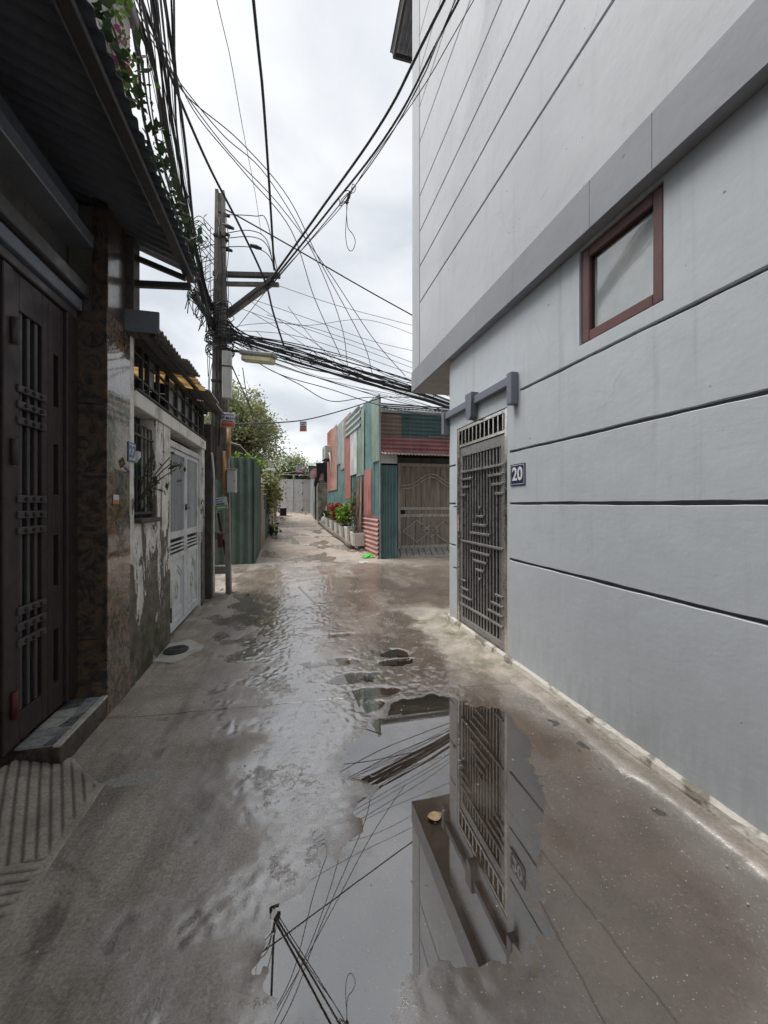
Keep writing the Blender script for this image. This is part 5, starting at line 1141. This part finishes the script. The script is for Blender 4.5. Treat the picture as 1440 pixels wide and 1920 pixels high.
# wooden gate
GY = 10.1; wg = thing('wooden_gate', 'weathered brown gate with arch and diamond mouldings in the tin shack', 'gate', (3.6, GY, g(GY)))
GXa, GXb = 2.83, 4.75; gb = g(GY) + .08; gt = 2.62
m = MB(); 
for x in (GXa, GXb - .07): m.box(x, x + .07, GY - .04, GY + .03, gb, gt, .006)
for z in (gb, gb + .86, gb + 1.05, gt - .08): m.box(GXa + .07, GXb - .07, GY - .038, GY + .03, z, z + .08, .006)
m.build('gate_frame', WOODM, wg)
npl = 12; pwid = (GXb - GXa - .14) / npl
for k in range(npl):
    for (z0, z1) in ((gb + .08, gb + .86), (gb + 1.13, gt - .08)):
        MB().box(GXa + .07 + k * pwid + .003, GXa + .07 + (k + 1) * pwid - .003, GY - .015 + random.uniform(-.003, .003), GY + .012, z0, z1, .004).build('plank', WOODG, wg)
MB().box(GXa + .07, GXb - .07, GY - .01, GY + .012, gb + .94, gb + 1.05).build('middle_panel', WOODG, wg)
ac = (GXa + GXb) / 2
for dz in (0, .09):
    MB().tube([(x, GY - .03, gb + 1.62 + dz + .34 * math.exp(-((x - ac) / .42) ** 2)) for x in np.linspace(GXa + .08, GXb - .08, 30)], .018, 6).build('arch_moulding', WOODM, wg)
for cx_ in (ac - .42, ac + .0, ac + .42):
    hw = .40 if cx_ != ac else .22; hh = .30 if cx_ != ac else .17
    dpts = [(cx_ - hw, GY - .028, gb + .47), (cx_, GY - .028, gb + .47 + hh), (cx_ + hw, GY - .028, gb + .47), (cx_, GY - .028, gb + .47 - hh), (cx_ - hw, GY - .028, gb + .47)]
    m = MB()
    for a, b in zip(dpts[:-1], dpts[1:]): m.bar(a, b, .026, .024)
    m.build('diamond_moulding', WOODM, wg)
MB().box(GXa + .08, GXa + .2, GY - .045, GY - .039, gb + .95, gb + 1.05).build('lock_plate', DARK, wg)
MB().box(GXa, GXb, GY + .1, GY + .12, gb - .1, gt).build('gate_back', DARK, wg)
rpg = MB(); rpg.prism([(9.25, g(9.25) + .01), (10.05, g(10.05) + .09), (10.05, g(10.05) - .1), (9.25, g(9.25) - .1)], 2.62, 5.2, 'x'); 
o = rpg.build('ramp', CEM); tag(o, kind='structure')
for k in range(14): MB().bar((2.7 + .17 * k, 9.32, g(9.32) + .018), (2.86 + .17 * k, 9.98, g(9.98) + .088), .02, .012).build('ramp_rib', CONC, o)
# air conditioner, boards, planters, log
a0 = S0 + SD * (swall(621)[0]); acz = CH + (HZ - 862) / FPX * swall(621)[1]
acu = thing('air_conditioner', 'cream outdoor air conditioner unit on the shack wall', 'air conditioner', a0 + SN * .2 + Vector((0, 0, acz)))
F = (a0 + SN * .06 + Vector((0, 0, acz)), SD, SN, Vector((0, 0, 1)))
MB().box(-.38, .38, 0, .26, 0, .54, .015, F).build('casing', BOXW, acu)
MB().tube([F[0] + SN * .262 + SD * (.08 + .18 * math.cos(a)) + Vector((0, 0, .27 + .18 * math.sin(a))) for a in np.linspace(0, 2 * math.pi, 20)], .01, 5).build('fan_ring', IRON, acu)
for s in (-.3, .3): MB().box(s - .02, s + .02, -.06, .28, -.05, 0, 0, F).build('bracket', IRON, acu)
MB().tube(crom([F[0] + SD * -.38 + SN * .1 + Vector((0, 0, .2)), F[0] + SD * -.7 + SN * .12 + Vector((0, 0, .15)), F[0] + SD * -.85 + SN * .1 + Vector((0, 0, -.25)), F[0] + SD * -.7 + SN * .1 + Vector((0, 0, -.6)), F[0] + SD * -.4 + SN * .03 + Vector((0, 0, -.5))]), .03, 8).build('insulated_pipe', FOAM, acu, True)
# leaning brown boards
lb0 = on_g(678, 1010)
lbs, lbZ = swall(678); lp0 = S0 + SD * lbs; zt = CH + (HZ - 895) / FPX * lbZ
for (ds, wd, lab, mt) in ((0, .42, 'tall brown plank leaning on the shack behind the foam planter', WOODB), (-.33, .10, 'narrow pale batten leaning beside the brown plank', WOODG)):
    b0 = lp0 + SD * ds + SN * .13; b0.z = g(b0.y); b1 = lp0 + SD * ds + SN * .09; b1.z = zt
    tag(MB().bar(b0, b1, wd, .035, up=tuple(SN), b=.004).build('leaning_plank', mt), lab, 'plank')
l0, l1 = on_g(664, 1029), on_g(601, 982); l0.x -= .06; l1.x -= .06; l0.z = g(l0.y) + .07; l1.z = g(l1.y) + .07
lg = tag(MB().tube(crom([l0 + (l1 - l0) * f_ + Vector((.02 * math.sin(f_ * 9), 0, .005 * math.cos(f_ * 13))) for f_ in np.linspace(0, 1, 10)], 3), [.085 + .01 * math.sin(i * .9) for i in range(28)], 10).build('log', LOG, None, True), 'long grey log edging the foam planters on the alley floor', 'log')
random.seed(5)
LD = (l1 - l0).normalized(); LN = Vector((-LD.y, LD.x, 0)); LN = LN if LN.x > 0 else -LN
def planter(f_, sx_, sy_, h_, label):
    c0 = l0 + (l1 - l0) * f_ + LN * .15; zb = g(c0.y) + .18
    th = thing('foam_planter', label, 'planter', (c0.x, c0.y, zb), 'foam planters along the shack')
    m = MB(); v = []
    ring = lambda k, z, b=.05: [c0 + LD * x + LN * y + Vector((0, 0, z - c0.z)) for x, y in ((-sx_ / 2 * k + b, -sy_ / 2 * k), (sx_ / 2 * k - b, -sy_ / 2 * k), (sx_ / 2 * k, -sy_ / 2 * k + b), (sx_ / 2 * k, sy_ / 2 * k - b), (sx_ / 2 * k - b, sy_ / 2 * k), (-sx_ / 2 * k + b, sy_ / 2 * k), (-sx_ / 2 * k, sy_ / 2 * k - b), (-sx_ / 2 * k, -sy_ / 2 * k + b))]
    V = ring(.86, zb - .06) + ring(1, zb + h_) + ring(.86, zb + h_, .03) + ring(.84, zb + h_ - .07, .03)
    f = [tuple(range(7, -1, -1)), tuple(range(24, 32))]
    for j in range(3): f += [(j * 8 + i, j * 8 + (i + 1) % 8, (j + 1) * 8 + (i + 1) % 8, (j + 1) * 8 + i) for i in range(8)]
    m.add(V, f); m.build('box_body', FOAM, th)
    m = MB(); m.add([p + Vector((0, 0, .02)) for p in V[24:32]], [tuple(range(8))]); m.build('soil', SOIL, th, fix=False)
    return th, c0, zb + h_
labs = ['nearest dirty white foam planter with bare stems by the brown plank', 'second foam planter from the brown plank along the log', 'third foam planter from the brown plank under green leaves', 'fourth foam planter from the brown plank beneath red flowers', 'fifth foam planter from the brown plank along the log', 'farthest foam planter near the white sack']
PL = []
for k, f_ in enumerate((-.015, .10, .235, .37, .52, .68)): PL.append(planter(f_, .5 if k else .46, .40, .30 + .05 * (k == 1), labs[k]))
def plant(i, label, mat, n, size, hgt, sp, nst, name='potted_plant', cat='plant', stems=BARK):
    th_, c0, zt = PL[i]; th = thing(name, label, cat, (c0.x, c0.y, zt - .05)); m = MB(); cs = []
    for k in range(nst):
        a = Vector((c0.x + random.uniform(-.1, .1), c0.y + random.uniform(-.1, .1), zt - .06)); b = a + Vector((random.uniform(-sp, sp), random.uniform(-sp, sp), hgt * random.uniform(.6, 1)))
        m.tube(crom([a, (a + b) / 2 + Vector((random.uniform(-.04, .04), 0, .03)), b], 3), .009, 5)
        for f_ in (.5, .75, 1): q_ = a + (b - a) * f_; cs.append((*q_, .07))
    m.build('stem', stems, th)
    if n: leaves('foliage', mat, th, cs, n, size, .1, .7, i + 40)
    return th
plant(0, 'bare brown stems standing in the nearest foam planter', LEAF3, 0, .1, .95, .18, 9)
plant(2, 'bushy bright green plant in the middle foam planters', LEAF2, 420, .14, .75, .2, 7)
plant(3, 'red-leaved plant among the foam planters', LEAFR, 380, .14, .62, .2, 7)
plant(4, 'low yellow-green plant behind the red-leaved one', LEAF4, 260, .13, .45, .2, 6)
plant(1, 'tall climbing green plant rising against the teal sheets', LEAF4, 160, .12, 1.25, .16, 4)
plant(5, 'small dark green plant in the farthest planter', LEAF3, 160, .13, .35, .15, 5)
sk = on_g(610, 985); skz = g(sk.y)
m = MB(); rr = []
for j, (z, r_) in enumerate(((0, .2), (.12, .24), (.3, .2), (.45, .12), (.62, .05), (.85, .012))):
    for k in range(9): a = 2 * math.pi * k / 9; rr.append((sk.x + .05 * (j > 3) + r_ * math.cos(a) * (1 + .2 * math.sin(3 * a + j)), sk.y + r_ * math.sin(a), skz + z))
f = [(j * 9 + k, j * 9 + (k + 1) % 9, (j + 1) * 9 + (k + 1) % 9, (j + 1) * 9 + k) for j in range(5) for k in range(9)] + [tuple(range(9))]
tag(m.add(rr, f).build('white_sack', WHITES, None, True), 'crumpled white plastic sack at the far end of the planters', 'sack')

# ================================================================== LITTER AND SMALL THINGS
def blob(name, label, cat, u, v, r, h, mat, seed=0, flat=1):
    p = on_g(u, v); rg = random.Random(seed); m = MB(); vv = []; n = 12; z0 = g(p.y)
    for j, (zf, rf) in enumerate(((0, .8), (.25, 1), (.65, .8), (.95, .35))):
        for k in range(n): a = 2 * math.pi * k / n; q_ = rf * r * (1 + rg.uniform(-.25, .25)); vv.append((p.x + q_ * math.cos(a), p.y + q_ * math.sin(a), z0 - .01 + h * zf * (1 + rg.uniform(-.2, .2))))
    f = [(j * n + k, j * n + (k + 1) % n, (j + 1) * n + (k + 1) % n, (j + 1) * n + k) for j in range(3) for k in range(n)] + [tuple(range(3 * n, 4 * n))]
    return tag(m.add(vv, f).build(name, mat), label, cat)
blob('plastic_bag', 'crumpled bright green plastic bag on the ground by the shack corner', 'bag', 690, 1045, .16, .10, BAGG, 1)
blob('plastic_bag', 'flattened pale bag lying just before the green plastic bag', 'bag', 683, 1054, .13, .035, LITTER, 2)
blob('litter_scrap', 'small pale scrap under the nearest foam planter', 'litter', 679, 1031, .10, .05, LITTER, 3)
blob('litter_scrap', 'tiny red scrap on the road right of the pole foot', 'litter', 465, 1116, .035, .03, REDP, 4)
blob('litter_scrap', 'white crumpled cup lying between the legs of the power pole', 'litter', 413, 1106, .07, .05, LITTER, 5)
pl_ = on_g(815, 1531)
lf = thing('fallen_leaf', 'curled tan leaf floating in the puddle near the door reflection', 'leaf', (pl_.x, pl_.y, 0)); m = MB(); vv = []
for j in range(7):
    for k in range(5):
        a = j / 6 * 2 - 1; b = k / 4 * 2 - 1; ww = .026 * (1 - abs(a) ** 2.2) + .002
        vv.append((pl_.x + a * .036, pl_.y + b * ww, -.005 + .007 * b * b + .005 * a * a + .002 * math.sin(9 * a)))
m.add(vv, [(j * 5 + k, j * 5 + k + 1, (j + 1) * 5 + k + 1, (j + 1) * 5 + k) for j in range(6) for k in range(4)]); m.build('leaf_blade', LEAFD, lf, True, fix=False)
MB().tube([(pl_.x + .034, pl_.y, .012), (pl_.x + .055, pl_.y + .006, .018)], .0015, 5).build('leaf_stalk', LEAFD, lf)
dl = on_g(690, 1273); m = MB(); rl = random.Random(9)
pts_ = [(dl.x + (.075 if k % 2 == 0 else .026) * rl.uniform(.7, 1.15) * math.cos(k * math.pi / 6), dl.y + (.075 if k % 2 == 0 else .026) * rl.uniform(.7, 1.1) * math.sin(k * math.pi / 6)) for k in range(12)]
m.prism(pts_, .002, .007)
tag(m.build('fallen_leaf', M('rotten_leaf', (.03, .026, .02), .5, .3, 30)), 'dark ragged star-shaped leaf stuck on the wet concrete', 'leaf')
# pebbles and grit scattered on the wet floor
m = MB(); rg = np.random.default_rng(3); 
for k in range(420):
    x = rg.uniform(-1.15, 1.8); y = rg.uniform(.7, 7.0) ; r_ = rg.uniform(.002, .0055) * (1 + .12 * y)
    zz_ = float(ground_fields(np.array([x]), np.array([y]))[0][0]) if k < 0 else g(y)
    zz_ = WATER_Z + .001 if True and (-.2 < x < 1.5 and y < 2.6) else g(y) + .002
    ph = rg.uniform(0, 6); V = [(x + r_ * math.cos(ph + a) * rg.uniform(.7, 1.2), y + r_ * math.sin(ph + a) * rg.uniform(.7, 1.2), zz_) for a in (0, 1.25, 2.5, 3.8, 5.0)] + [(x, y, zz_ + r_ * .9)]
    m.add(V, [(0, 1, 5), (1, 2, 5), (2, 3, 5), (3, 4, 5), (4, 0, 5)])
tag(m.build('grit', LITTER), 'pale grit and crumbs scattered over the wet concrete', 'grit', kind='stuff')
# bougainvillea on the dark house
bg_ = thing('bougainvillea', 'pink flowering creeper hanging over the dark awning edge', 'creeper', (XP + .05, 3.2, 3.8))
cs = [(AX0 + .03 - .06 * random.random(), y, 3.53 + .08 * random.random(), .035) for y in np.linspace(1.1, 3.3, 22)]
leaves('foliage', LEAF3, bg_, cs, 380, .05, .1, .7, 50)
cs2 = [tuple(at(u, v, 2.75)) + (.05,) for u, v in ((214, 85), (220, 96), (228, 118), (236, 128))]; tag(leaves('flower_bracts', LEAFP, bg_, cs2, 70, .045, .1, .7, 51), kind='stuff')
cs3 = [tuple(at(u, v, 2.75)) + (.07,) for u, v in ((190, 8), (200, 20), (215, 5), (222, 115), (232, 135), (240, 150), (180, -5))]; leaves('foliage', LEAF2, bg_, cs3, 260, .05, .1, .7, 52)
m = MB(); m.tube(crom([at(u, v, 2.75) for u, v in ((180, -5), (215, 60), (225, 110), (240, 150), (262, 200))], 4), .008, 5); m.build('stem', BARK, bg_)
# leafy twigs poking through the window bars of house 27
tw = thing('window_plant', 'leafy twigs poking through the window bars beside number 27', 'plant', (Xh - .05, 3.9, 1.4))
m = MB(); ends = [on_x(u, v, Xh + .10) for u, v in ((322, 868), (318, 858), (300, 905), (275, 870), (330, 880))]
for e_ in ends: m.tube(crom([Vector((Xh - .1, 3.85, 1.45)), (Vector((Xh - .05, 3.85, 1.6)) + e_) / 2, e_], 4), .006, 5)
m.build('stem', BARK, tw); leaves('foliage', LEAF3, tw, [(*e_, .045) for e_ in ends] + [(Xh + .0, 3.8, 1.6, .06), (Xh, 3.9, 1.5, .05)], 34, .085, .1, .7, 53, 2.4)
